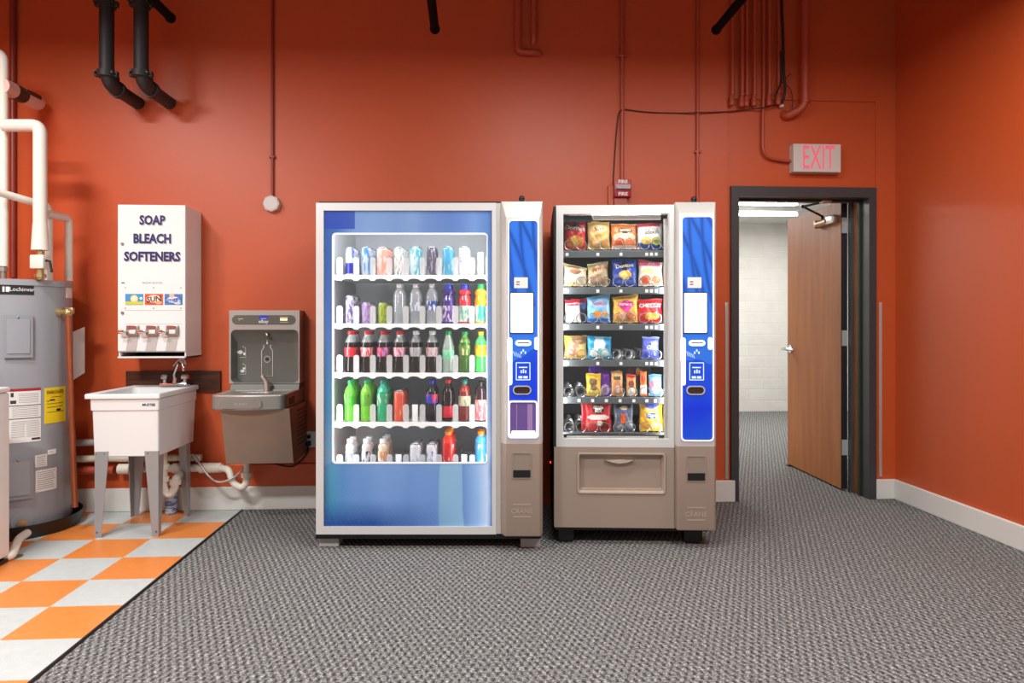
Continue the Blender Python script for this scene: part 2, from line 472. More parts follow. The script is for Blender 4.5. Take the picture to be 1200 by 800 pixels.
m.build('door_wedge_foot', BLACK, dl)

# fluorescent fittings in the far room (lit)
TUBE = mat('lit_tube', (255, 255, 255), .4, emit=14)
for k, (yv, vv) in enumerate(((240, 7.35), (252, 8.05))):
    c = WV(934, yv, vv)-Vector((.62, 0, 0))
    t = thing('ceiling_strip_light', ['lit fluorescent strip light nearest the doorway in the white room', 'lit fluorescent strip light farther inside the white room'][k], 'light', (c.x, c.y, FCE), group='ceiling strip lights of the white room')
    m = MB(); m.box(c.x-.75, c.x+.62, c.y-.06, c.y+.06, FCE-.05, FCE-.0005, .004); m.build('housing', WHITE, t, smooth=False)
    m = MB(); m.cyl((c.x-.72, c.y, FCE-.08), (c.x+.59, c.y, FCE-.08), .018, seg=12); m.build('lamp_tube', TUBE, t)
    MB().box(c.x-.745, c.x-.72, c.y-.03, c.y+.03, FCE-.1, FCE-.05, .003).build('lamp_holder', WHITE, t); MB().box(c.x+.59, c.x+.615, c.y-.03, c.y+.03, FCE-.1, FCE-.05, .003).build('lamp_holder', WHITE, t)
# ---------------------------------------------------------------- vending machines
FRAMEW = mat('pearl_white_frame', (214, 216, 214), .35, .2)
CHAMP = mat('champagne_metal_plastic', (164, 148, 134), .45, .3, bump=.05, bscale=500)
SILV = mat('light_silver_plastic', (196, 194, 188), .4, .25)
CAB = mat('dark_cabinet_steel', (20, 20, 26), .45)
LINER = mat('pale_grey_liner', (178, 182, 184), .5)
DLINER = mat('dark_grey_liner', (62, 66, 68), .5)
SHELFW = mat('white_shelf_plastic', (236, 238, 238), .35)
CLEARP = thin('frosted_clear_plastic', (252, 253, 253), .30, .15, .10)
GLASS = thin('window_glass', (230, 240, 245), .0, .02, .045)
LAV = mat('lit_lavender_border', (225, 222, 255), .4, emit=.5)
SCREEN = mat('lit_white_screen', (255, 255, 255), .4, emit=1.3)
GLOWW = mat('lit_white_lamp', (255, 255, 255), .4, emit=1.6)
LINEB = mat('lit_pale_blue_line', (190, 210, 255), .4, emit=.6)
def blue_panel():
    n = NT('lit_blue_print', .25, .5)
    x, y, z = n.xyz()
    # fanning darker rays and a slow change of blue, printed on the backlit sheet
    a = n.math('ADD', n.math('MULTIPLY', x, 95), n.math('MULTIPLY', n.math('POWER', n.math('SUBTRACT', 1.75, z), 2), -26))
    s = n.math('MULTIPLY_ADD', n.math('SINE', a), .5, .5)
    a2 = n.math('ADD', n.math('MULTIPLY', x, 70), n.math('MULTIPLY', n.math('POWER', n.math('SUBTRACT', z, 1.1), 2), 30))
    s2 = n.math('POWER', n.math('MULTIPLY_ADD', n.math('SINE', a2), .5, .5), 5)
    s = n.math('MAXIMUM', n.math('POWER', s, 4), s2)
    b = n.noise(3.2, 2)
    base = n.ramp(n.math('MULTIPLY_ADD', z, .75, n.math('MULTIPLY', b, .5)), [(.55, srgb(26, 84, 180)), (.85, srgb(12, 44, 190)), (1.05, srgb(22, 70, 190)), (1.5, srgb(40, 100, 196))])
    up = n.math('GREATER_THAN', z, 1.28)
    col = n.mix(n.math('MULTIPLY', n.math('MULTIPLY', s, .62), up), base, srgb(8, 34, 110))
    n.put(n.b.inputs['Base Color'], col); n.put(n.b.inputs['Emission Color'], col); n.b.inputs['Emission Strength'].default_value = .42
    return n.m
BLUEP = blue_panel()
def front_print():
    """blue print round and below the window of the drinks machine"""
    n = NT('blue_front_print', .22, .5)
    x, y, z = n.xyz()
    ns = n.noise(3.0, 2)
    sw = n.noise(4.5, 1, n.mapping(scale=(1, 1, .25), rot=(0, .5, 0)))
    u = n.math('MULTIPLY_ADD', n.math('SUBTRACT', ns, .5), .05, n.math('ADD', x, .6))
    lowc = n.ramp(u, [(.03, srgb(6, 70, 112)), (.08, srgb(16, 124, 164)), (.13, srgb(36, 116, 176)), (.19, srgb(70, 120, 186)), (.36, srgb(100, 140, 198)), (.50, srgb(84, 126, 190)), (.645, srgb(94, 134, 194)), (.655, srgb(122, 170, 200)), (.772, srgb(126, 170, 206)), (.782, srgb(88, 130, 196)), (.85, srgb(134, 176, 228)), (.905, srgb(196, 218, 248)), (.93, srgb(40, 90, 170))])
    topc = n.ramp(u, [(.04, srgb(20, 74, 150)), (.10, srgb(34, 86, 170)), (.205, srgb(104, 138, 192)), (.50, srgb(98, 130, 186)), (.70, srgb(80, 116, 180)), (.84, srgb(96, 132, 196)), (.905, srgb(60, 110, 180)), (.93, srgb(20, 60, 140))])
    f = n.math('MULTIPLY_ADD', z, 2.2, -1.6, True)
    n2 = n.t.nodes.new('ShaderNodeClamp'); n.put(n2.inputs[0], f)
    col = n.mix(n2.outputs[0], lowc, topc)
    col = n.mix(n.math('MULTIPLY', n.math('POWER', sw, 3), 1.1), col, srgb(150, 188, 222))
    def blk(cx, cz, w, h):
        return n.math('MULTIPLY', n.math('LESS_THAN', n.math('ABSOLUTE', n.math('SUBTRACT', x, cx)), w), n.math('LESS_THAN', n.math('ABSOLUTE', n.math('SUBTRACT', z, cz)), h))
    col = n.mix(n.math('MULTIPLY', blk(-.475, 1.74, .080, .047), .85), col, srgb(8, 58, 165))
    cl = lambda v: n.math('MULTIPLY', v, 1, 0, True)
    col = n.mix(n.math('MULTIPLY', cl(n.math('MULTIPLY_ADD', z, -8, 2.1)), cl(n.math('MULTIPLY_ADD', x, -2.2, .35))), col, srgb(4, 66, 140))
    n.put(n.b.inputs['Base Color'], col); n.put(n.b.inputs['Emission Color'], col); n.b.inputs['Emission Strength'].default_value = .22
    return n.m
FRONTP = front_print()

def column(M, root, v, x0, x1, y0, y1, px, py0, py1, tray):
    """payment column: x0..x1,y0..y1 outline in photo pixels at depth v; px,py0,py1 lit panel; tray = soda port"""
    vf = v-.055
    u0, u1 = U(x0, v), U(x1, v)
    z0, z1 = Zv(y1, v), Zv(y0, v)
    f0, f1 = U(px[0]-4, vf), U(px[1]+3, vf)
    zt = Zv(py0-2, vf)
    def sec(z, off):
        k = off/.055
        a, b = u0+(f0-u0)*k, u1+(f1-u1)*k
        r = .010*k
        return [(u0, v+.06, z), (u0, v, z), (a, v-off+r, z), (a+r, v-off, z), (b-r, v-off, z), (b, v-off+r, z), (u1, v, z), (u1, v+.06, z)]
    m = MB(M); m.loft([sec(z0, .052), sec(z0+.01, .055), sec(Zv(py1+6, vf), .055)])
    body = m.build('column_base', CHAMP, root)
    m = MB(M); m.loft([sec(Zv(py1+6, vf), .055), sec(zt, .055), sec(zt+.008, .052), sec(z1, .006)])
    m.build('column_body', SILV, root)
    # lit panel
    o = rrect(U(px[0], vf), U(px[1], vf), Zv(py1, vf), Zv(py0, vf), .022); i = rrect(U(px[0]+1.6, vf), U(px[1]-1.6, vf), Zv(py1-1.8, vf), Zv(py0+1.8, vf), .018)
    m = MB(M); m.ring(o, i, vf-.005, vf+.001); m.build('lit_border', LAV, root)
    m = MB(M); m.prism(i, vf-.003, vf+.001); p = m.build('lit_panel', BLUEP, root, smooth=False)
    def R_(a, b, c, d, r): return rrect(U(a, vf), U(b, vf), Zv(d, vf), Zv(c, vf), r)
    dx = px[0]-595
    m = MB(M); m.prism(R_(598+dx-.6, 625+dx+.6, 342.4, 390.8, .003), vf-.006, vf-.002); m.build('screen_bezel', DARKG, root, smooth=False)
    m = MB(M); m.prism(R_(598+dx+.6, 625+dx-.6, 343.6, 389.4, .002), vf-.008, vf-.005); m.build('screen', SCREEN, root, smooth=False)
    m = MB(M); m.prism(R_(602.5+dx, 618.5+dx, 325, 337.5, .002), vf-.005, vf-.002); st = m.build('sticker', WHITE, root, smooth=False)
    m = MB(M)
    for k in range(2): m.prism(R_(605+dx, 609+dx, 329.5+k*3, 331+k*3, .0005), vf-.0056, vf-.0048)
    m.build('sticker_print', MIDG, st, smooth=False)
    m = MB(M); m.prism(R_(604+dx, 622.5+dx, 398.6, 405, .02), vf-.010, vf-.002); ov = m.build('lit_slot_surround', GLOWW, root, smooth=False)
    m = MB(M); m.prism(R_(606.5+dx, 620+dx, 400.8, 402.2, .001), vf-.0115, vf-.009); m.build('note_slot', BLACK, ov, smooth=False)
    for k, (a, b, c, d) in enumerate(((593.6, 599.2, 395.5, 424), (594.2, 599.2, 420, 451), (625, 629.8, 395, 409.5))):
        m = MB(M); m.prism(R_(a+dx+1.2, b+dx+1.0, c, d, .02), vf-.0055, vf-.002); m.build('lit_marker', GLOWW, root, smooth=False)
    m = MB(M)
    for k in range(5):
        x = 601+k*1.9+dx; m.prism([(U(x, vf), Zv(411+k*.9, vf)), (U(x+.5, vf), Zv(411+k*.9, vf)), (U(x+2.4, vf), Zv(417+k*.6, vf)), (U(x+1.9, vf), Zv(417+k*.6, vf))], vf-.0045, vf-.002)
    for k in range(3): m.prism(R_(610+k*2.4+dx, 611.6+k*2.4+dx, 409+abs(k-1)*2.5, 412+abs(k-1)*2.5, .0015), vf-.0045, vf-.002)
    m.build('lit_tap_symbol', LINEB, root, smooth=False)
    m = MB(M); m.ring(R_(604.5+dx, 621.5+dx, 424.3, 445.3, .004), R_(605.5+dx, 620.5+dx, 425.3, 444.3, .003), vf-.0045, vf-.002)
    m.prism(R_(608+dx, 618+dx, 429.6, 430.9, .0005), vf-.0045, vf-.002)
    for k in range(3): m.prism(R_(610+k*2.6+dx, 611.6+k*2.6+dx, 433.5-(k % 2), 437, .0015), vf-.0045, vf-.002)
    m.prism(R_(607.4+dx, 612.2+dx, 440.4, 443.2, .001), vf-.0045, vf-.002); m.prism(R_(613.4+dx, 618.4+dx, 440.4, 443.2, .001), vf-.0045, vf-.002)
    m.build('card_reader_mark', LINEB, root, smooth=False)
    m = MB(M); m.ring(R_(601+dx, 622.5+dx, 451.6, 462, .022), R_(602.3+dx, 621.2+dx, 452.9, 460.8, .018), vf-.010, vf-.001)
    m.build('coin_bezel', SILV, root)
    m = MB(M); m.prism(R_(602.2+dx, 621.4+dx, 452.8, 460.9, .018), vf-.006, vf-.002); m.build('coin_slot', mat('dark_bronze', (70, 56, 50), .3, .5), root, smooth=False)
    if tray:
        m = MB(M); m.ring(R_(596+dx, 629.6+dx, 469, 512.5, .014), R_(597.8+dx, 628+dx, 471, 508.5, .011), vf-.012, vf-.001); m.build('port_border', LAV, root)
        m = MB(M); m.prism(R_(597.5+dx, 628.3+dx, 470.7, 509, .011), vf-.005, vf-.002); m.build('port_door', mat('violet_lit_port', (92, 70, 128), .12, emit=.35), root, smooth=False)
        m = MB(M)
        m.prism(R_(605+dx, 606+dx, 473, 505, .001), vf-.0065, vf-.0045); m.prism(R_(618+dx, 624+dx, 473, 504, .002), vf-.0065, vf-.0045)
        m.build('port_carrier', mat('pale_violet_plastic', (150, 120, 165), .3, emit=.12), root, smooth=False)
        m = MB(M); m.prism(R_(599.5+dx, 627+dx, 504.5, 508, .003), vf-.009, vf-.004); m.build('port_lip', GLOWW, root, smooth=False)
    # coin return
    cy = 530 if tray else 533; cx = 600.5+dx+(0 if tray else 1.0)
    m = MB(M); m.ring(R_(cx, cx+22, cy, cy+30.5, .006), R_(cx+1, cx+21, cy+1.2, cy+29.3, .005), vf-.0045, vf-.001); m.build('coin_return_rim', CHAMP, root)
    m = MB(M); m.loft([[(U(cx+1, vf), vf-.001, Zv(cy+1.5, vf)), (U(cx+21, vf), vf-.001, Zv(cy+1.5, vf)), (U(cx+21, vf), vf-.003, Zv(cy+21, vf)), (U(cx+1, vf), vf-.003, Zv(cy+21, vf))],
                       [(U(cx+1, vf), vf+.002, Zv(cy+1.5, vf)), (U(cx+21, vf), vf+.002, Zv(cy+1.5, vf)), (U(cx+21, vf), vf+.002, Zv(cy+21, vf)), (U(cx+1, vf), vf+.002, Zv(cy+21, vf))]])
    m.build('coin_return_flap', mat('champagne_flap', (150, 138, 124), .4, .3), root, smooth=False)
    m = MB(M); m.prism(R_(cx+.8, cx+21.2, cy+20.5, cy+29.2, .003), vf-.006, vf-.001); m.build('coin_return_cup', BLACK, root, smooth=False)
    m = MB(M); cx2 = (cx+cx+22)/2; m.text('CRANE', U(cx2, vf), vf-.0005, Zv(cy+69, vf), .035, 1.0, .003)
    m.prism(R_(cx+1, cx+21.5, cy+60.6, cy+61.6, .0005), vf-.002, vf); m.prism(R_(cx+1, cx+21.5, cy+75, cy+76, .0005), vf-.002, vf)
    m.build('raised_maker_name', mat('champagne_highlight', (186, 172, 158), .35, .3), root)
    m = MB(M); um = U(x0+.50*(x1-x0), v); m.cyl((um, v+.03, z1-.002), (um, v+.03, z1+.022), .014, seg=14); m.ball((um, v+.03, z1+.022), .016); m.box(um-.045, um+.035, v+.02, v+.05, z1-.001, z1+.008, .003)
    m.build('antenna', BLACK, root)

# ---- drinks machine
V = 3.60
SM = CAMF
uL, uR = U(370, V), U(636, V)
loc = CAMF @ Vector(((uL+uR)/2, V, 0))
soda = thing('drink_vending_machine', 'wide glass fronted drink vending machine with blue panels against the orange wall', 'vending machine', loc, -TH)
VB = 4.39; zt = Zv(238.2, V); zb = .052
g0, g1, gz0, gz1 = U(379, V), U(576.5, V), Zv(617, V), Zv(246.5, V)
# cabinet
m = MB(SM)
m.box(uL+.002, uL+.03, V+.062, VB, zb, zt); m.box(U(588, V), uR-.004, V+.062, VB, zb, zt-.004); m.box(uL, uR-.004, VB-.03, VB, zb, zt)
m.box(uL, uR-.004, V+.062, VB, zt-.03, zt+.021); m.box(uL, uR-.004, V+.062, VB, zb, .30)
m.build('cabinet', CAB, soda, smooth=False)
m = MB(SM); c0, c1, cz1 = uL+.031, U(587, V), zt-.031
m.box(c0, c0+.008, V+.06, VB-.032, .30, cz1); m.box(c1-.008, c1, V+.06, VB-.032, .30, cz1); m.box(c0, c1, V+.10, VB-.032, cz1-.008, cz1); m.box(c0, c1, VB-.04, VB-.031, .30, cz1); m.box(c0, c1, V+.06, VB-.032, .30, .308)
m.build('interior_liner', mat('grey_soda_liner', (206, 210, 212), .5), soda, smooth=False)
m = MB(SM); m.box(uL-.006, uR-.01, V+.02, VB-.05, .052, Zv(626.6, V)); m.build('plinth', BLACK, soda, smooth=False)
for a, b, vv in ((374, 397, V+.05), (610, 633, V+.04), (380, 402, VB-.15), (604, 626, VB-.15)):
    m = MB(SM); m.box(U(a, V+.05), U(b, V+.05), vv, vv+.09, 0, .052, .003); m.build('foot', mat('pale_grey_foot', (168, 170, 166), .5), soda, smooth=False)
# door
m = MB(SM); m.ring(rect(U(370.3, V), U(581.5, V), Zv(626, V), Zv(237.6, V)), rect(g0, g1, gz0, gz1), V, V+.06); m.build('door_frame', FRAMEW, soda, smooth=False)
m = MB(SM); m.box(U(581.6, V), U(588.5, V), V+.004, V+.06, Zv(625.5, V), Zv(237.8, V)); m.build('door_edge_strip', SILV, soda, smooth=False)
w0, w1, wz0, wz1 = U(388.6, V), U(571.2, V), Zv(543.5, V), Zv(272.5, V)
m = MB(SM); m.ring(rect_like(g0, g1, gz0, gz1), rrect(w0, w1, wz0, wz1, .02), V+.012, V+.02); m.build('front_print', FRONTP, soda, smooth=False)
m = MB(SM); m.ring(rrect(w0-.001, w1+.001, wz0-.001, wz1+.001, .021), rrect(w0+.008, w1-.004, wz0+.006, wz1-.008, .014), V+.009, V+.024); m.build('window_border', mat('lit_white_border', (236, 240, 242), .4, emit=.15), soda)
m = MB(SM); m.box(g0-.002, g1+.002, V+.003, V+.007, gz0-.002, gz1+.002); m.build('front_glass', GLASS, soda, smooth=False)
for a in (w0-.03, w1+.012):
    m = MB(SM); m.box(a, a+.016, V+.03, V+.045, .33, gz1-.05); m.build('light_strip', mat('lit_strip', (255, 255, 255), .4, emit=1.2), soda, smooth=False)
column(SM, soda, V, 587, 636, 236.3, 624.5, (595, 631.5), 257, 514, True)
m = MB(SM); m.box(U(386, V), U(392.5, V), V+.0005, V+.0025, Zv(276, V), Zv(272, V)) if False else None
def area(name, loc, size, energy, rot=(0, 0, 0), rgb=(1, .95, .88), size_y=None, M=None):
    l = bpy.data.lights.new(name, 'AREA'); l.energy = energy; l.color = rgb; l.size = size
    if size_y: l.shape = 'RECTANGLE'; l.size_y = size_y
    o = bpy.data.objects.new(name, l); COL.objects.link(o)
    T = Matrix.Translation(loc) @ Matrix.Rotation(rot[2], 4, 'Z') @ Matrix.Rotation(rot[1], 4, 'Y') @ Matrix.Rotation(rot[0], 4, 'X')
    o.matrix_world = (M or Matrix.Identity(4)) @ T
    return o
area('soda_strip_lamp', (w0-.012, V+.05, 1.0), .03, 3.0, (PI/2, 0, -.75), (1, 1, 1), 1.35, SM)
area('soda_strip_lamp', (w1+.012, V+.05, 1.0), .03, 3.0, (PI/2, 0, .75), (1, 1, 1), 1.35, SM)
area('soda_top_lamp', ((w0+w1)/2, V+.08, gz1-.02), .75, 3.0, (.6, 0, 0), (1, 1, 1), .04, SM)

VS = 3.775                      # depth at which the drinks stand in front
SHZ = [Zv(y, VS) for y in (323.3, 379.3, 436, 493)]+[Zv(551, VS)]
LANE = [U(410.6+19.1*k, VS) for k in range(9)]
PITCH = LANE[1]-LANE[0]
shelf0 = None
s0, s1 = c0+.012, c1-.012
for k, z in enumerate(SHZ):
    m = MB(SM); m.box(s0, s1, V+.115, VB-.06, z-.010, z-.001)
    sh = m.build('shelf', SHELFW, soda, smooth=False)
    # scalloped front lip
    pts = [(s0, z+.001), (s0, z-.02)]
    for j in range(9):
        for t in range(9):
            a = PI*t/8; pts.append((LANE[j]-.034*math.cos(a), z-.030+.012*math.sin(a)))
    pts += [(s1, z-.02), (s1, z+.001)]
    m = MB(SM); m.prism(pts[::-1], V+.112, V+.122); m.build('shelf_lip', SHELFW, sh, smooth=False)
    for j in range(10):
        x = LANE[0]+PITCH*(j-.5)
        m = MB(SM); m.prism(rrect(x-.015, x+.015, z, z+.098, .012, 3), V+.118, V+.128); m.box(x-.002, x+.002, V+.128, VB-.1, z, z+.06)
        m.build('lane_divider', CLEARP, sh, smooth=False)
    for j in {0: [8], 3: [4], 4: [3, 7]}.get(k, []):
        m = MB(SM); m.box(LANE[j]-.016, LANE[j]+.016, V+.15, V+.158, z, z+.128-(.035 if k in (3, 4) else 0), .003); m.box(LANE[j]-.012, LANE[j]+.012, V+.158, VB-.12, z, z+.012)
        m.build('lane_pusher', SHELFW, sh, smooth=False)

# ---- drinks
def plastic(name, rgb, rough=.15): return mat('p_'+name, rgb, rough, 0, spec=.6)
CLR = thin('clear_bottle_plastic', (225, 235, 240), .28, .05, .12)
COLA = plastic('cola', (26, 12, 10))
CAPR, CAPW, CAPG, CAPT, CAPB, CAPY, CAPO, CAPK = [plastic('cap_'+n, c, .35) for n, c in (('red', (214, 34, 40)), ('white', (236, 236, 236)), ('green', (20, 168, 84)), ('teal', (16, 150, 140)), ('blue', (28, 60, 200)), ('yellow', (244, 224, 40)), ('orange', (244, 140, 40)), ('black', (20, 20, 22)))]
def label_mat(name, a, b, s=60, t=.5, zs=.3):
    a = tuple(int(c*.90) for c in a); b = tuple(int(c*.90) for c in b); s = s*1.5
    n = NT('l_'+name, .3, .5)
    f = n.noise(s, 2, n.mapping(scale=(1, 1, zs)))
    n.put(n.b.inputs['Base Color'], n.ramp(f, [(t-.03, srgb(*a)), (t+.03, srgb(*b))]))
    return n.m
ALUM = mat('can_aluminium', (150, 153, 158), .3, .8)
HTS = {}
def bottle(kind, name, label, mats, lab=None, labz=None, cap=CAPW, fill=None, group='drinks in the glass fronted machine', cat='bottle'):
    """mats = (body, clear top)"""
    if kind == 'cola': prof = [(.024, 0), (.030, .006), (.0315, .03), (.029, .06), (.0275, .08), (.031, .10), (.0325, .12), (.0322, .148), (.029, .165), (.022, .182), (.015, .197), (.0125, .205), (.0125, .212)]; capr, caph = .0145, .016
    elif kind == 'round': prof = [(.026, 0), (.032, .006), (.033, .03), (.0315, .08), (.033, .12), (.0335, .145), (.031, .165), (.024, .182), (.015, .195), (.0125, .203), (.0125, .208)]; capr, caph = .0145, .016
    elif kind == 'water': prof = [(.028, 0), (.0325, .005), (.031, .02), (.0325, .035), (.031, .05), (.0325, .065), (.032, .12), (.0325, .14), (.030, .165), (.022, .185), (.014, .196), (.0125, .20), (.0125, .205)]; capr, caph = .0145, .014
    elif kind == 'sport': prof = [(.030, 0), (.034, .006), (.034, .05), (.031, .075), (.034, .10), (.034, .13), (.028, .155), (.034, .165), (.033, .178), (.022, .19), (.018, .194)]; capr, caph = .021, .024
    elif kind == 'cone': prof = [(.024, 0), (.031, .006), (.032, .04), (.032, .085), (.0325, .12), (.031, .14), (.022, .178), (.014, .203), (.0125, .212)]; capr, caph = .0145, .015
    elif kind == 'square': prof = [(.028, 0), (.033, .005), (.033, .05), (.031, .055), (.033, .062), (.033, .16), (.028, .18), (.018, .192), (.016, .2)]; capr, caph = .019, .018
    elif kind == 'milk': prof = [(.022, 0), (.027, .005), (.027, .10), (.024, .115), (.0265, .125), (.025, .14), (.017, .152), (.016, .158)]; capr, caph = .018, .018
    htop = prof[-1][1]
    fill = fill if fill is not None else htop-.035
    ms = [0 if prof[i+1][1] <= fill+.001 else 1 for i in range(len(prof)-1)]
    o = MB().lathe(prof, seg=18, mats=ms).build('bottle', list(mats))
    o.name = name; INV[o.name] = Matrix.Identity(4)
    tag(o, label, cat, group)
    MB().lathe([(capr*.98, htop-.004), (capr, htop), (capr, htop+caph-.002), (capr*.85, htop+caph)], seg=18).build('cap', cap, o)
    if lab:
        # label follows the bottle, a hair proud of it
        def rad(z):
            for (ra, za), (rb, zb_) in zip(prof, prof[1:]):
                if za <= z <= zb_: return ra+(rb-ra)*(z-za)/max(zb_-za, 1e-6)
            return .03
        zs = [labz[0]+(labz[1]-labz[0])*t/6 for t in range(7)]
        rr = [rad(z)+.0008 for z in zs]
        MB().loft([[(r*math.cos(2*PI*i/18), r*math.sin(2*PI*i/18), z) for i in range(18)] for r, z in zip(rr, zs)], False, False).build('label_wrap', lab, o)
    return o
def can(name, label, body, h=.156, r=.0285, group='drinks in the glass fronted machine', lower=None, split=.45):
    rb = r*.86
    prof = [(rb*.8, .004), (rb, 0), (r, .012), (r, h*split), (r, h-.016), (rb, h-.004)]
    o = MB().lathe(prof, seg=18, mats=[0, 0, 1, 0, 0]).build('drink_can', [body, lower or body]); o.name = name; INV[o.name] = Matrix.Identity(4)
    tag(o, label, 'can', group)
    MB().lathe([(rb, h-.006), (rb+.0012, h-.001), (rb, h+.001), (rb-.003, h), (rb-.005, h-.005), (.0005, h-.005)], seg=18).build('can_lid', ALUM, o)
    return o
DG = 'drinks in the glass fronted machine'
SHN = ['top shelf', 'second shelf', 'third shelf', 'fourth shelf', 'bottom shelf']
lm = label_mat
def cap_(lo, up): return None
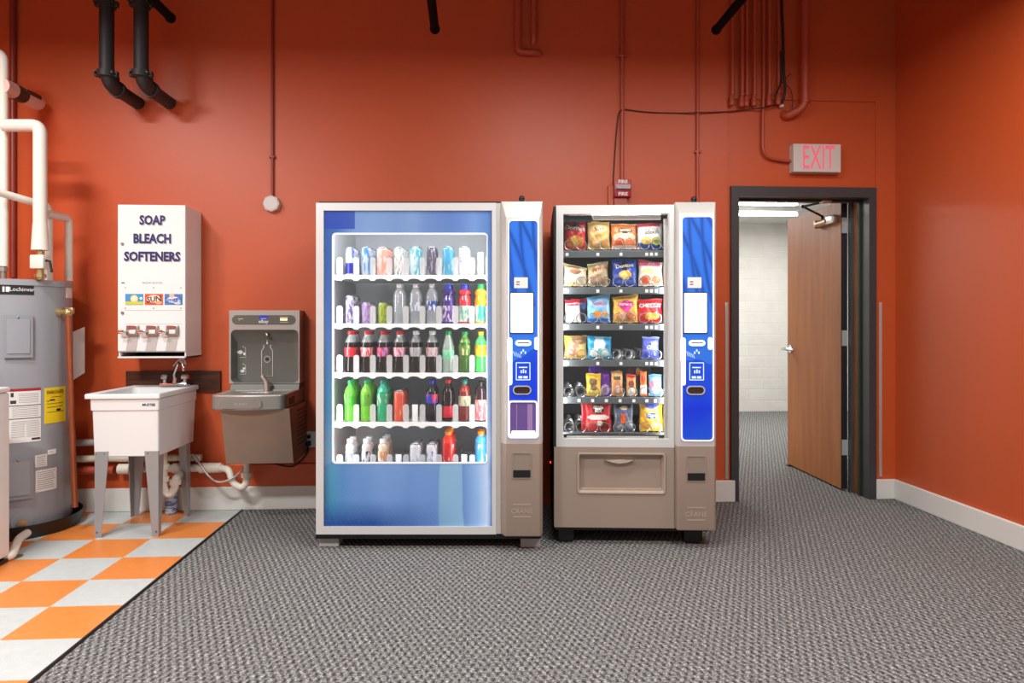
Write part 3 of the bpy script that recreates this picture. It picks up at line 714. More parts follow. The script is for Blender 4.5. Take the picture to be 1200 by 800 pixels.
SPEC = [
 # row, lane, maker, description, depth count, pixel offset
 (0, 0, lambda n, l: can(n, l, lm('c0', (200, 206, 216), (60, 90, 190), 45, .58), .135*1.15, .0265, lower=lm('c0b', (20, 44, 170), (10, 24, 130), 50)), 'slim silver and blue can', 3),
 (0, 1, lambda n, l: can(n, l, lm('c1', (190, 204, 218), (70, 140, 196), 30, .52), .158, .0265), 'slim pale silver blue can', 3),
 (0, 2, lambda n, l: can(n, l, lm('c2', (246, 168, 150), (250, 214, 200), 40, .55), .156, .033), 'wide coral pink can', 3),
 (0, 3, lambda n, l: can(n, l, lm('c3', (238, 228, 228), (70, 150, 130), 70, .60), .156, .029), 'white can with green script', 3),
 (0, 4, lambda n, l: can(n, l, lm('c4', (70, 180, 200), (214, 234, 236), 34, .52), .158, .031), 'aqua and white can', 2),
 (0, 5, lambda n, l: can(n, l, lm('c5', (84, 76, 96), (170, 160, 176), 60, .58), .158, .0275), 'dark plum grey can', 2),
 (0, 6, lambda n, l: can(n, l, lm('c6', (76, 170, 208), (180, 214, 226), 40, .58), .160, .031), 'light blue can', 2),
 (0, 7, lambda n, l: can(n, l, lm('c7', (240, 240, 238), (150, 50, 60), 90, .66), .160, .031), 'white can flecked with red', 2),
 (1, 0, lambda n, l: can(n, l, lm('c8', (226, 222, 232), (92, 70, 140), 60, .52), .156, .0265), 'white can with purple print', 3),
 (1, 1, lambda n, l: can(n, l, lm('c9', (196, 170, 214), (150, 110, 180), 60, .55), .118, .0255), 'short lavender can', 3),
 (1, 2, lambda n, l: can(n, l, lm('c10', (178, 196, 60), (120, 150, 40), 60, .55), .118, .0255), 'short lime green can', 3),
 (1, 3, lambda n, l: bottle('water', n, l, (thin('w1', (205, 218, 228), .3, .06, .14), CLR), None, None, CAPW), 'clear unlabelled water bottle', 2),
 (1, 4, lambda n, l: bottle('water', n, l, (thin('w1', (205, 218, 228), .3, .06, .14), CLR), lm('w2', (228, 232, 236), (150, 160, 176), 50), (.07, .12), CAPW), 'clear water bottle with a white label', 2),
 (1, 5, lambda n, l: bottle('water', n, l, (thin('w1', (205, 218, 228), .3, .06, .14), CLR), lm('w3', (40, 70, 150), (220, 226, 236), 40, .55), (.075, .125), CAPW), 'clear water bottle with a blue label', 2),
 (1, 6, lambda n, l: bottle('sport', n, l, (plastic('s1', (70, 50, 120)), plastic('s1b', (60, 40, 110))), lm('s2', (226, 224, 236), (110, 60, 160), 40), (.012, .10), CAPB), 'purple sports drink bottle with blue cap', 2),
 (1, 7, lambda n, l: bottle('sport', n, l, (plastic('s3', (200, 50, 60)), plastic('s3b', (190, 50, 66))), lm('s4', (232, 232, 226), (120, 190, 160), 40), (.012, .10), CAPB), 'red sports drink bottle with blue cap', 2),
 (1, 8, lambda n, l: bottle('sport', n, l, (plastic('s5', (240, 160, 30)), plastic('s5b', (240, 170, 50))), lm('s6', (236, 236, 226), (60, 180, 150), 30), (.012, .10), CAPG), 'orange sports drink bottle with green cap', 2),
 (2, 0, lambda n, l: bottle('cola', n, l, (COLA, CLR), lm('k1', (226, 40, 54), (240, 150, 150), 60, .6), (.088, .138), CAPR, .165), 'cola bottle with a plain red label', 3),
 (2, 1, lambda n, l: bottle('cola', n, l, (COLA, CLR), lm('k2', (238, 200, 200), (226, 70, 80), 50, .52), (.088, .138), CAPR, .165), 'cola bottle with a pink and red label', 3),
 (2, 2, lambda n, l: bottle('cola', n, l, (COLA, CLR), lm('k3', (216, 60, 90), (190, 150, 220), 40, .52), (.088, .138), CAPR, .165), 'cola bottle with a red and violet label', 3),
 (2, 3, lambda n, l: bottle('cola', n, l, (COLA, CLR), lm('k4', (240, 196, 214), (220, 90, 120), 50, .56), (.088, .138), CAPR, .165), 'cola bottle with a pale pink label', 3),
 (2, 4, lambda n, l: bottle('cola', n, l, (COLA, CLR), lm('k5', (186, 188, 190), (160, 160, 164), 50, .6), (.088, .138), CAPW, .165), 'cola bottle with a plain silver label', 2),
 (2, 5, lambda n, l: bottle('cola', n, l, (COLA, CLR), lm('k6', (214, 200, 204), (214, 80, 90), 60, .6), (.088, .138), CAPW, .165), 'cola bottle with a silver and red label', 2),
 (2, 6, lambda n, l: bottle('cone', n, l, (thin('g1', (196, 222, 206), .45, .06, .14), thin('g1', (196, 222, 206), .45, .06, .14)), lm('g2', (120, 214, 160), (160, 232, 190), 50), (.075, .125), CAPG), 'pale cone shouldered bottle with a mint label', 2),
 (2, 7, lambda n, l: bottle('round', n, l, (plastic('g3', (62, 100, 34)), plastic('g3b', (96, 140, 60))), lm('g4', (90, 130, 50), (226, 214, 160), 30, .62), (.095, .15), CAPG), 'dark green bottle with green cap', 2),
 (2, 8, lambda n, l: bottle('round', n, l, (plastic('g5', (70, 200, 90)), plastic('g5b', (80, 210, 110))), lm('g6', (240, 220, 60), (240, 160, 40), 40), (.09, .15), CAPY), 'bright green bottle with yellow cap', 2),
 (3, 0, lambda n, l: bottle('round', n, l, (plastic('h1', (92, 190, 50)), plastic('h1b', (104, 196, 70))), lm('h2', (70, 180, 50), (200, 230, 140), 40, .58), (.085, .15), CAPG), 'apple green bottle with a light green label', 3),
 (3, 1, lambda n, l: bottle('round', n, l, (plastic('h3', (106, 184, 36)), plastic('h3b', (120, 196, 60))), lm('h4', (90, 170, 40), (200, 70, 60), 40, .64), (.085, .15), CAPG), 'apple green bottle with a red flecked label', 3),
 (3, 2, lambda n, l: bottle('round', n, l, (plastic('h5', (30, 160, 110)), plastic('h5b', (60, 186, 150))), lm('h6', (60, 170, 120), (226, 236, 226), 40, .58), (.085, .15), CAPT), 'teal green bottle with a teal cap', 3),
 (3, 3, lambda n, l: can(n, l, lm('h7', (232, 90, 60), (246, 150, 120), 40, .58), .168, .030), 'tall orange red can', 3),
 (3, 5, lambda n, l: bottle('round', n, l, (plastic('h8', (24, 16, 30)), plastic('h8', (24, 16, 30))), lm('h9', (40, 60, 190), (226, 60, 70), 40, .55), (.10, .15), CAPB), 'dark cola bottle with blue label and blue cap', 2),
 (3, 6, lambda n, l: bottle('cola', n, l, (COLA, COLA), lm('h10', (216, 36, 60), (236, 140, 150), 60, .62), (.022, .085), CAPR), 'dark soda bottle with a low red label', 2),
 (3, 7, lambda n, l: bottle('round', n, l, (plastic('h11', (110, 40, 36)), plastic('h11b', (150, 50, 40))), lm('h12', (214, 206, 176), (150, 160, 120), 50, .56), (.085, .14), CAPT), 'brown tea bottle with a cream label', 2),
 (3, 8, lambda n, l: bottle('square', n, l, (plastic('h13', (50, 30, 36)), plastic('h13', (50, 30, 36))), lm('h14', (236, 110, 120), (246, 190, 190), 70), (.008, .12), CAPK), 'dark bottle with a rose label and black cap', 2),
 (4, 0, lambda n, l: bottle('milk', n, l, (plastic('m1', (214, 218, 222)), plastic('m1', (214, 218, 222))), lm('m2', (226, 228, 230), (150, 156, 164), 50), (.02, .10), CAPW), 'small white bottle with white cap', 2),
 (4, 1, lambda n, l: bottle('milk', n, l, (plastic('m3', (206, 196, 190)), plastic('m3', (206, 196, 190))), lm('m4', (226, 222, 220), (40, 34, 40), 50, .58), (.02, .11), CAPW), 'small white bottle with black lettering', 2),
 (4, 2, lambda n, l: bottle('milk', n, l, (plastic('m5', (226, 200, 176)), plastic('m5', (226, 200, 176))), lm('m6', (220, 150, 100), (240, 226, 206), 40), (.02, .11), CAPW), 'small cream and orange bottle', 3),
 (4, 4, lambda n, l: can(n, l, lm('m7', (230, 232, 234), (186, 190, 196), 40, .58), .150, .031), 'plain white can', 3),
 (4, 5, lambda n, l: can(n, l, lm('m8', (230, 230, 234), (90, 120, 190), 40, .60), .150, .031), 'white can with blue print', 3),
 (4, 6, lambda n, l: bottle('square', n, l, (plastic('m9', (220, 40, 34)), plastic('m9b', (226, 60, 40))), lm('m10', (214, 30, 34), (240, 200, 190), 40, .62), (.02, .15), CAPO), 'red juice bottle with orange cap', 3),
 (4, 8, lambda n, l: bottle('square', n, l, (plastic('m11', (60, 150, 210)), plastic('m11b', (70, 160, 220))), lm('m12', (70, 160, 214), (220, 232, 240), 40, .64), (.05, .15), CAPO), 'blue juice bottle with orange cap', 2),
]
WHERE = ['', 'second back', 'third back']
for row, lane, mk, desc, nd in SPEC:
    z = SHZ[row]
    base = CAMF @ Vector((LANE[lane], VS, z))
    nm = 'drink_can' if desc.endswith('can') or ' can ' in desc else 'drink_bottle'
    o = mk(nm, f'{desc} at the front of the {SHN[row]}')
    o.location = base; o.rotation_euler = (0, 0, R.uniform(0, 6)); o['group'] = 'drinks on the '+SHN[row]
    for k in range(1, nd):
        dup(o, CAMF @ Vector((LANE[lane], VS+.071*k, z)), R.uniform(0, 6), f'{desc}, {WHERE[k]} on the {SHN[row]}')
# ---- snack machine
V2 = 3.663
uc = U(743, V2)
SN = CAMF @ Matrix.Translation((uc, V2, 0)) @ Matrix.Rotation(math.radians(-2), 4, 'Z') @ Matrix.Translation((-uc, -V2, 0))
snack = thing('snack_vending_machine', 'narrower snack vending machine with bags on coils next to the doorway', 'vending machine', SN @ Vector((uc, V2, 0)), -TH-math.radians(2))
nL, nR = U(648.8, V2), U(837.5, V2); NB = 4.42; nt = Zv(240.5, V2); nb = Zv(618, V2)
m = MB(SN)
m.box(nL, nL+.035, V2+.05, NB, nb, nt); m.box(U(791, V2), nR-.006, V2+.062, NB, nb, nt); m.box(nL, nR-.006, NB-.03, NB, nb, nt); m.box(nL, nR-.006, V2+.05, NB, nt-.03, nt); m.box(nL, nR-.006, V2+.05, NB, nb, Zv(522, V2))
m.build('cabinet', CAB, snack, smooth=False)
b0, b1, bz0, bz1 = U(660.3, V2), U(784, V2), Zv(514.5, V2), Zv(250.3, V2)
m = MB(SN); a0, a1 = nL+.036, U(790.5, V2)
m.box(a0, a0+.006, V2+.05, NB-.032, Zv(521, V2), nt-.032); m.box(a1-.006, a1, V2+.05, NB-.032, Zv(521, V2), nt-.032); m.box(a0, a1, NB-.04, NB-.031, Zv(521, V2), nt-.032); m.box(a0, a1, V2+.05, NB-.032, Zv(521, V2), Zv(519, V2)); m.box(a0, a1, V2+.05, NB-.032, nt-.04, nt-.032)
m.build('interior_liner', DLINER, snack, smooth=False)
m = MB(SN); m.ring(rect(U(652, V2), U(790, V2), Zv(524, V2), Zv(240, V2)), rect(b0, b1, bz0, bz1), V2, V2+.048); m.build('door_frame', FRAMEW, snack, smooth=False)
m = MB(SN); m.box(nL, U(651.9, V2), V2+.012, V2+.05, nb+.005, Zv(240.6, V2)); m.build('door_side_edge', CAB, snack, smooth=False)
m = MB(SN); m.box(b0-.003, b1+.003, V2+.03, V2+.034, bz0-.003, bz1+.003); m.build('front_glass', GLASS, snack, smooth=False)
m = MB(SN); m.box(U(696, V2), U(776, V2), V2+.045, V2+.06, Zv(256, V2), Zv(251.5, V2)); m.build('header_rail', SILV, snack, smooth=False)
m = MB(SN); m.box(b0+.004, U(694, V2), V2+.045, V2+.075, Zv(258, V2), Zv(250.5, V2)); m.build('header_lamp_box', BLACK, snack, smooth=False)
m = MB(SN); m.box(U(780, V2), b1, V2+.05, V2+.066, bz0, bz1-.02); m.build('hinge_side_strip', SILV, snack, smooth=False)
m = MB(SN); m.box(b0+.004, b1-.02, V2+.036, V2+.06, bz0+.001, Zv(511, V2)); m.build('sill_bar', BLACK, snack, smooth=False)
m = MB(SN); m.box(b0+.02, b1-.05, V2+.034, V2+.04, Zv(514.2, V2), Zv(512, V2)); m.build('sill_strip', SILV, snack, smooth=False)
# lower panel with delivery door
q0, q1, qz0, qz1 = U(676, V2), U(780, V2), Zv(579, V2), Zv(530, V2)
m = MB(SN); m.ring(rect_like(U(649.6, V2), U(790, V2), Zv(618.3, V2), Zv(524.2, V2)), rrect(q0, q1, qz0, qz1, .016), V2-.002, V2+.05); m.build('lower_panel', CHAMP, snack)
m = MB(SN)
o = rrect(q0, q1, qz0, qz1, .016); i1 = rrect(q0+.010, q1-.010, qz0+.010, qz1-.010, .014); i2 = rrect(q0+.016, q1-.016, qz0+.018, qz1-.014, .012)
L3 = lambda P, y: [(p[0], y, p[1]) for p in P]
m.loft([L3(o, V2+.002), L3(rrect(q0+.003, q1-.003, qz0+.003, qz1-.003, .015), V2-.008), L3(i1, V2-.008), L3(i2, V2+.012)], False, False)
m.build('delivery_rim', mat('champagne_rim', (186, 170, 154), .4, .3), snack)
i3 = rrect(q0+.024, q1-.024, qz0+.028, qz1-.018, .012)
m = MB(SN); m.loft([L3(i2, V2+.012), L3(rrect(q0+.020, q1-.020, qz0+.023, qz1-.016, .012), V2+.012), L3(i3, V2+.026)], False, True); dd = m.build('delivery_door', CHAMP, snack)
m = MB(SN); xm = U(726, V2); m.loft([[(xm+s*.078*w, V2+.024-d, Zv(539.5, V2)+h+.004*(1-abs(s))) for s in (-1, -.6, 0, .6, 1)] + [(xm+s*.078*w, V2+.024-d, Zv(539.5, V2)+h-.016*(1-abs(s)**2)-.002) for s in (1, .6, 0, -.6, -1)] for w, d, h in ((1, 0, 0), (1, .018, .0), (.9, .026, .002))])
m.build('pull_handle', mat('champagne_handle', (206, 192, 176), .3, .4), dd)
for a, b in ((654.5, 672), (801, 822)):
    for vv in (V2+.05, NB-.14):
        m = MB(SN); m.box(U(a, V2+.05), U(b, V2+.05), vv, vv+.06, .012, nb); m.box(U(a, V2+.05)+.01, U(b, V2+.05)-.01, vv+.005, vv+.055, 0, .012); m.build('leg', mat('black_leg', (12, 12, 14), .45), snack, smooth=False)
m = MB(SN); m.box(nL+.01, nR-.03, V2+.04, NB-.02, nb-.028, nb+.002); m.build('underframe', BLACK, snack, smooth=False)
column(SN, snack, V2, 790.3, 837.6, 237.5, 617, (798, 836), 253, 516.5, False)
m = MB(SN); m.ball((nL-.001, 4.25, Zv(542, 4.25)), .008); m.build('indicator_lamp', mat('lit_red', (255, 60, 40), .4, emit=2), snack)
area('snack_strip_lamp', (b0+.004, V2+.06, .95), .02, 2.7, (PI/2, 0, -.85), (1, 1, 1), 1.1, SN)
area('snack_strip_lamp', (b1-.006, V2+.075, .95), .02, 2.7, (PI/2, 0, .85), (1, 1, 1), 1.1, SN)
area('snack_top_lamp', (U(722, V2), V2+.065, nt-.045), .5, 1.3, (-.4, 0, 0), (1, 1, 1), .03, SN)

VT = 3.80
TY = [293, 336, 378.6, 421, 464.6, 505.8]
TN = ['top tray', 'second tray', 'third tray', 'fourth tray', 'fifth tray', 'bottom tray']
COILM = mat('bright_coil_wire', (196, 198, 200), .25, .9)
TRAYM = mat('grey_tray_steel', (88, 94, 96), .45, .3)
TAGM = mat('white_price_tag', (226, 228, 228), .5)
t0, t1 = a0+.010, U(778.5, VT)
coil_me = None
pitch, turns, rc = .045, 8, .0275
cp = []
for k in range(turns*16+1):
    a = 2*PI*k/16-PI/2
    cp.append((rc*math.cos(a), 0 if k <= 16 else .064+(k-17)/16*pitch, rc*math.sin(a)+rc))
for r, y in enumerate(TY):
    z = Zv(y, VT)
    m = MB(SN); m.box(t0, t1, VT-.03, NB-.07, z-.012, z-.003); m.box(t0, t0+.004, VT-.03, NB-.07, z, z+.02); m.box(t1-.004, t1, VT-.03, NB-.07, z, z+.02)
    tr = m.build('tray', TRAYM, snack, smooth=False)
    m = MB(SN); m.box(t0, t1, VT-.042, VT-.034, Zv(y+8.4, VT-.04), Zv(y+.6, VT-.04), .002); m.build('tray_front', TRAYM, tr, smooth=False)
    xs = [673.5, 701, 730.4, 761]
    cs = [x+s*6.9 for x in xs for s in (-1, 1)] if r != 4 else [666+14.75*k for k in range(8)]
    tags = [664, 700, 727, 757, 762.5, 768] if r != 4 else [662, 678, 694, 710, 726, 742, 757, 767]
    for px in tags:
        m = MB(SN); u = U(px, VT-.042); m.box(u-.008, u+.008, VT-.0445, VT-.042, Zv(y+6.6, VT-.042), Zv(y+3, VT-.042)); m.build('price_tag', TAGM, tr, smooth=False)
    for px in (cs if r != 4 else cs):
        if coil_me is None:
            m = MB(SN); m.tube([(U(px, VT-.02)+p[0], VT-.028+p[1], z+p[2]) for p in cp], .0022, 6)
            c = m.build('coil', COILM, tr); coil_me = c.data; org = (U(px, VT-.02), z)
        else:
            c = bpy.data.objects.new('coil', coil_me); COL.objects.link(c); c.parent = tr
            c.location = (U(px, VT-.02)-org[0], 0, z-org[1])
    for px in ([686.8, 714.8, 745.8] if r not in (4, 5) else []):
        m = MB(SN); m.box(U(px, VT)-.0012, U(px, VT)+.0012, VT+.066, NB-.1, z, z+.045); m.build('lane_wall', TRAYM, tr, smooth=False)
    m = MB(SN); m.box(t1+.004, t1+.016, VT-.05, VT-.035, z+.005, z+.075, .002); m.build('tray_latch', TAGM, tr, smooth=False)

# ---- snack bags
def foil(name, rgb, s=0):
    return mat('f_'+name, rgb, .32, .08, vary=.10, vscale=60, spec=.6)
FOILS = {}
def fm(rgb):
    k = tuple(rgb)
    if k not in FOILS: FOILS[k] = foil('%d_%d_%d' % k, rgb)
    return FOILS[k]
def bag(label, row, px, base, pats, texts=(), tilt=0, lean=.10, yaw=0, ear=0, cat='snack bag', thick=None, back=0, name='snack_bag', top=None):
    """px = (left, right, top, bottom) of the front face in the photo; pats: (kind, cx, cy, rx, ry, rgb) in -1..1"""
    v = VT+.003+back
    w = U(px[1], v)-U(px[0], v); h = Zv(px[2], v)-Zv(px[3], v)
    t = thick or min(.023, w*.22)
    nx, nz = 26, 30
    cr = .055
    rs = random.Random(label)
    ph = [rs.uniform(0, 6) for _ in range(6)]
    def front(sx, sz):
        e = max(0, 1-abs(sx)**2.6)**.6*max(0, 1-(abs(sz)/.90)**4)**.7 if abs(sz) < .90 else 0
        wr = .09*math.sin(sx*7+ph[0]+sz*3)+.07*math.sin(sz*9+ph[1]-sx*4)+.05*math.sin(sx*15+sz*11+ph[2])
        return t*e*(1+wr)
    def outline(sx, sz):
        pin = 1-.05*(1-abs(sz)**6)*0+.0
        x = w/2*sx*(1-.05*max(0, 1-(sz/.92)**2)*1.0+.02*math.sin(sz*5+ph[3]))
        z = h/2*sz*(1-.03*math.cos(sx*3+ph[4])*(1 if sz > 0 else .2))
        if sz > .90: z += h*.008*math.sin(sx*5+ph[5])
        if ear and sz > .3: z += ear*h*.10*sx*(sz-.3)/.7
        return x, z+h/2
    vs = []; fs = []; mi = []; cols = [base]
    def mid(rgb):
        if rgb not in cols: cols.append(rgb)
        return cols.index(rgb)
    for sgn in (-1, 1):
        for k in range(nz+1):
            for i in range(nx+1):
                sx, sz = -1+2*i/nx, -1+2*k/nz
                x, z = outline(sx, sz)
                vs.append((x, sgn*(front(sx, sz)+.0004), z))
    N = (nx+1)*(nz+1)
    for k in range(nz):
        for i in range(nx):
            sx, sz = -1+2*(i+.5)/nx, -1+2*(k+.5)/nz
            c = base
            for kind, cx, cy, rx, ry, rgb in pats:
                dx, dy = (sx-cx)/rx, (sz-cy)/ry
                if (kind == 'e' and dx*dx+dy*dy < 1) or (kind == 'r' and abs(dx) < 1 and abs(dy) < 1) or (kind == 't' and abs(dx)+abs(dy) < 1) or (kind == 'd' and abs(dx+dy*.5) < 1 and abs(dy) < 1): c = rgb
            q = mid(c)
            a = k*(nx+1)+i
            fs.append((a, a+1, a+nx+2, a+nx+1)); mi.append(q)
            fs.append((N+a, N+a+nx+1, N+a+nx+2, N+a+1)); mi.append(0)
    for k in range(nz):
        for i in (0, nx):
            a = k*(nx+1)+i; b = a+nx+1
            fs.append((a, b, N+b, N+a)); mi.append(0)
    m = MB(); m.v = [Vector(p) for p in vs]; m.f = [list(f) for f in fs]; m.mi = mi
    o = m.build('bag', [fm(c) for c in cols], ang=60); o.name = name; INV[o.name] = Matrix.Identity(4)
    for txt, cx, cy, size, rgb, kw in texts:
        mm = MB(); x, z = w/2*cx, h/2*cy+h/2
        mm.text(txt, x, 0, z, size*h, kw.get('sx', 1), .0006, Matrix.Rotation(kw.get('rot', 0), 4, 'Y'), kw.get('shear', 0), .0004)
        for p in mm.v:
            sx = max(-1, min(1, p.x/(w/2))); sz = max(-1, min(1, (p.z-h/2)/(h/2)))
            p.y = -front(sx, sz)-.0016+p.y*.3
        mm.build('lettering', fm(rgb), o, smooth=False)
    for ch in o.children: ch.parent = o
    tag(o, label, cat, 'snacks on the '+TN[row])
    pos = SN @ Vector((U((px[0]+px[1])/2, v), v, Zv(TY[row], VT)+.005))
    o.location = pos; o.rotation_euler = (-lean, tilt, -TH-math.radians(2)+yaw)
    return o
W_, CR, OR, YE, BL = (240, 238, 230), (236, 222, 190), (232, 120, 40), (246, 206, 60), (40, 80, 180)
RE = (206, 26, 36)
bag('red nacho chip bag at the top tray beside the window frame', 0, (660, 686, 257.5, 292), RE, [('e', 0, -.5, .85, .42, (236, 140, 50)), ('t', .1, -.45, .5, .4, (246, 186, 70)), ('r', 0, .95, 1, .1, (170, 14, 26)), ('t', 0, .42, .62, .40, (36, 22, 26)), ('t', 0, .18, .4, .3, RE)], [('Doritos', 0, .42, .21, W_, dict(rot=.12, sx=1.02))])
bag('tan and gold chip bag second on the top tray', 0, (687.5, 714, 259, 292), (226, 190, 116), [('r', 0, .92, 1, .12, (242, 206, 110)), ('e', 0, -.45, .85, .5, (214, 160, 80)), ('e', -.1, -.5, .5, .34, (240, 196, 120)), ('e', .45, -.5, .35, .3, (232, 170, 90)), ('e', .05, .42, .6, .26, (236, 214, 160))], [('Sun', 0, .42, .26, (200, 60, 50), dict(rot=-.1, shear=.2))])
bag('orange and cream chip bag third on the top tray', 0, (715, 745, 261.5, 292), (226, 116, 40), [('e', .02, -.1, .92, .36, (240, 214, 178)), ('r', 0, -.9, .9, .16, (244, 226, 206)), ('e', -.36, -.46, .40, .30, (226, 96, 30)), ('e', .46, -.48, .36, .28, (236, 130, 70)), ('e', .1, .42, .62, .2, (84, 64, 50)), ('r', 0, .94, 1, .08, (240, 196, 150))], [('BAKED', .1, .42, .13, CR, {})])
bag('white chip bag with a blue foot and pink top on the top tray', 0, (746, 776, 262, 293), (238, 236, 226), [('r', -.1, .86, .9, .22, (220, 90, 100)), ('d', .0, -.86, .9, .32, (40, 76, 160)), ('e', -.36, -.42, .4, .28, (238, 206, 90)), ('e', .42, -.42, .36, .3, (216, 204, 80)), ('e', .46, -.46, .18, .16, (120, 150, 70))], [('KETTLE', .1, .42, .14, (70, 66, 80), dict(rot=-.05)), ('COOKED', .1, .2, .13, (70, 66, 80), dict(rot=-.05))])
bag('pink topped chip bag behind the white bag on the top tray', 0, (744, 770, 261, 292), (226, 110, 116), [('r', 0, -.2, 1, .5, (236, 226, 200))], back=.028, thick=.006)
bag('slumped cream bag with brown print on the second tray', 1, (659.5, 687, 310.5, 335), (232, 216, 180), [('e', 0, .35, .55, .28, (150, 104, 76)), ('e', -.3, -.4, .45, .4, (240, 228, 196)), ('e', .45, -.3, .4, .3, (206, 196, 180)), ('e', -.1, .75, .6, .2, (206, 170, 120)), ('e', -.2, -.75, .4, .16, (230, 206, 120))], ear=-1.5)
bag('olive tan chip bag with a red name on the second tray', 1, (687.6, 712, 307, 335), (196, 180, 140), [('d', -.6, .6, .35, .4, (170, 160, 84)), ('e', 0, -.5, .9, .42, (168, 140, 110)), ('e', -.35, -.45, .36, .32, (196, 160, 130)), ('e', .42, -.45, .34, .34, (186, 150, 110)), ('r', 0, .92, 1, .1, (216, 206, 170))], [('Fritos', .15, .42, .26, (190, 36, 48), dict(rot=-.28, sx=1.05))], ear=.6)
bag('blue chip bag third on the second tray', 1, (716, 745.5, 303.5, 335), (36, 74, 170), [('e', .05, -.2, .5, .34, (236, 190, 70)), ('t', .0, -.25, .3, .25, (246, 222, 130)), ('e', .1, -.72, .8, .16, (84, 120, 210)), ('t', 0, .45, .7, .34, (18, 20, 40)), ('r', 0, .94, 1, .09, (60, 100, 200))], [('Doritos', 0, .47, .2, W_, dict(rot=-.12, sx=1.05))])
bag('white chip bag with pink top and orange foot on the second tray', 1, (747, 775.5, 305.5, 335), (240, 236, 222), [('r', -.1, .78, .9, .24, (226, 110, 130)), ('e', 0, .15, .75, .26, (246, 226, 140)), ('e', -.42, -.5, .42, .34, (236, 110, 60)), ('e', .46, -.5, .4, .34, (232, 120, 80)), ('r', 0, -.92, .9, .1, (226, 190, 170))], [("Ruffles", -.1, .76, .15, W_, dict(rot=-.05))], ear=-.7)
bag('white bag with a red band leaning on the third tray', 2, (662, 680, 352, 379), (238, 236, 232), [('r', 0, .85, 1, .2, (196, 40, 60)), ('r', 0, .5, .8, .1, (210, 90, 100)), ('e', 0, -.5, .6, .35, (214, 214, 214))], [("LANCE", 0, .52, .12, (150, 30, 50), {})], tilt=-.04)
bag('dark bag behind the white bag on the third tray', 2, (668, 687, 351, 379), (44, 30, 44), [('r', 0, .8, 1, .3, (196, 60, 70)), ('e', .5, .4, .5, .3, (60, 80, 160))], back=.028, thick=.006)
bag('light blue cracker bag second on the third tray', 2, (687, 714.5, 347, 379), (112, 176, 222), [('d', .6, .2, .35, .9, (140, 200, 240)), ('e', 0, .34, .6, .3, (150, 190, 226)), ('e', -.15, -.42, .36, .24, (232, 150, 40)), ('e', .5, -.4, .34, .22, (222, 160, 80)), ('r', -.1, -.88, .9, .12, (70, 120, 210))], [('Goldfish', 0, .34, .15, (214, 70, 110), dict(rot=.08))], ear=.9)
bag('yellow bag with a magenta oval on the third tray', 2, (717, 747, 347.5, 379), (240, 186, 60), [('e', .05, -.5, .85, .42, (226, 150, 96)), ('e', -.25, -.55, .3, .26, (240, 190, 140)), ('e', .3, -.52, .3, .28, (206, 110, 70)), ('t', .05, .05, .45, .4, (206, 40, 140)), ('e', .0, .3, .66, .28, (206, 40, 140)), ('r', .4, .85, .5, .12, (250, 216, 110))], [('Famous', 0, .32, .15, (250, 226, 226), dict(rot=-.03))], ear=.5)
bag('red cheese cracker bag fourth on the third tray', 2, (746, 775, 351.5, 379), (204, 30, 40), [('e', -.1, -.5, .34, .3, (246, 170, 50)), ('e', .4, -.5, .34, .3, (240, 140, 50)), ('r', 0, .93, 1, .09, (230, 80, 84))], [('CHEEZ-IT', 0, .38, .22, W_, {})])
bag('lime and brown mix bag first on the fourth tray', 3, (660, 687, 395, 422), (206, 186, 110), [('e', .35, .6, .7, .4, (130, 100, 66)), ('e', -.7, .4, .35, .6, (196, 210, 80)), ('e', -.3, -.4, .42, .4, (176, 100, 76)), ('e', .45, -.45, .42, .4, (232, 186, 100)), ('e', 0, 0, .4, .26, (216, 130, 110)), ('e', .1, .85, .5, .14, (180, 140, 90))], ())
bag('sky blue and white popcorn bag on the fourth tray', 3, (687, 716, 396, 422), (40, 150, 200), [('e', 0, -.1, .5, 1.1, (226, 240, 236)), ('e', -.4, -.5, .4, .38, (236, 244, 240)), ('e', .42, -.5, .4, .38, (206, 236, 230)), ('e', 0, -.4, .2, .3, (110, 190, 200)), ('r', 0, .92, .4, .1, (110, 190, 220))], (), ear=-.2)
bag('narrow periwinkle bag beside the empty lane on the fourth tray', 3, (750.5, 770.5, 396.5, 422), (86, 100, 206), [('r', 0, .92, 1, .1, (126, 140, 226)), ('e', .3, -.1, .6, .2, (150, 160, 236)), ('e', -.2, -.7, .6, .2, (66, 84, 190))], [('Oreo', .15, .2, .24, W_, dict(rot=-.6))], tilt=.05)
SBAR = 'candy bag'
bag('yellow candy packet on the fifth tray', 4, (686, 703.5, 439, 465), (240, 196, 40), [('e', -.1, .2, .6, .35, (120, 90, 60)), ('e', 0, -.3, .5, .25, (130, 96, 50)), ('e', .1, -.7, .6, .2, (248, 226, 120))], (), cat=SBAR)
bag('purple candy packet on the fifth tray', 4, (700, 715, 435, 464.5), (112, 40, 170), [('e', .1, -.55, .7, .4, (196, 176, 206)), ('r', 0, .9, 1, .12, (84, 26, 140)), ('e', 0, -.6, .4, .24, (140, 120, 170))], (), cat=SBAR, back=.018, thick=.009)
bag('dark purple packet behind the yellow one on the fifth tray', 4, (689, 704, 430, 464.5), (84, 40, 160), [], (), cat=SBAR, back=.029, thick=.005)
bag('tan nut packet on the fifth tray', 4, (715.5, 729, 436, 465), (214, 160, 90), [('e', 0, -.4, .8, .5, (206, 140, 110)), ('e', .1, -.5, .4, .3, (240, 206, 176)), ('r', 0, .4, .6, .14, (110, 80, 50)), ('e', 0, .8, .8, .2, (230, 186, 116))], (), cat=SBAR)
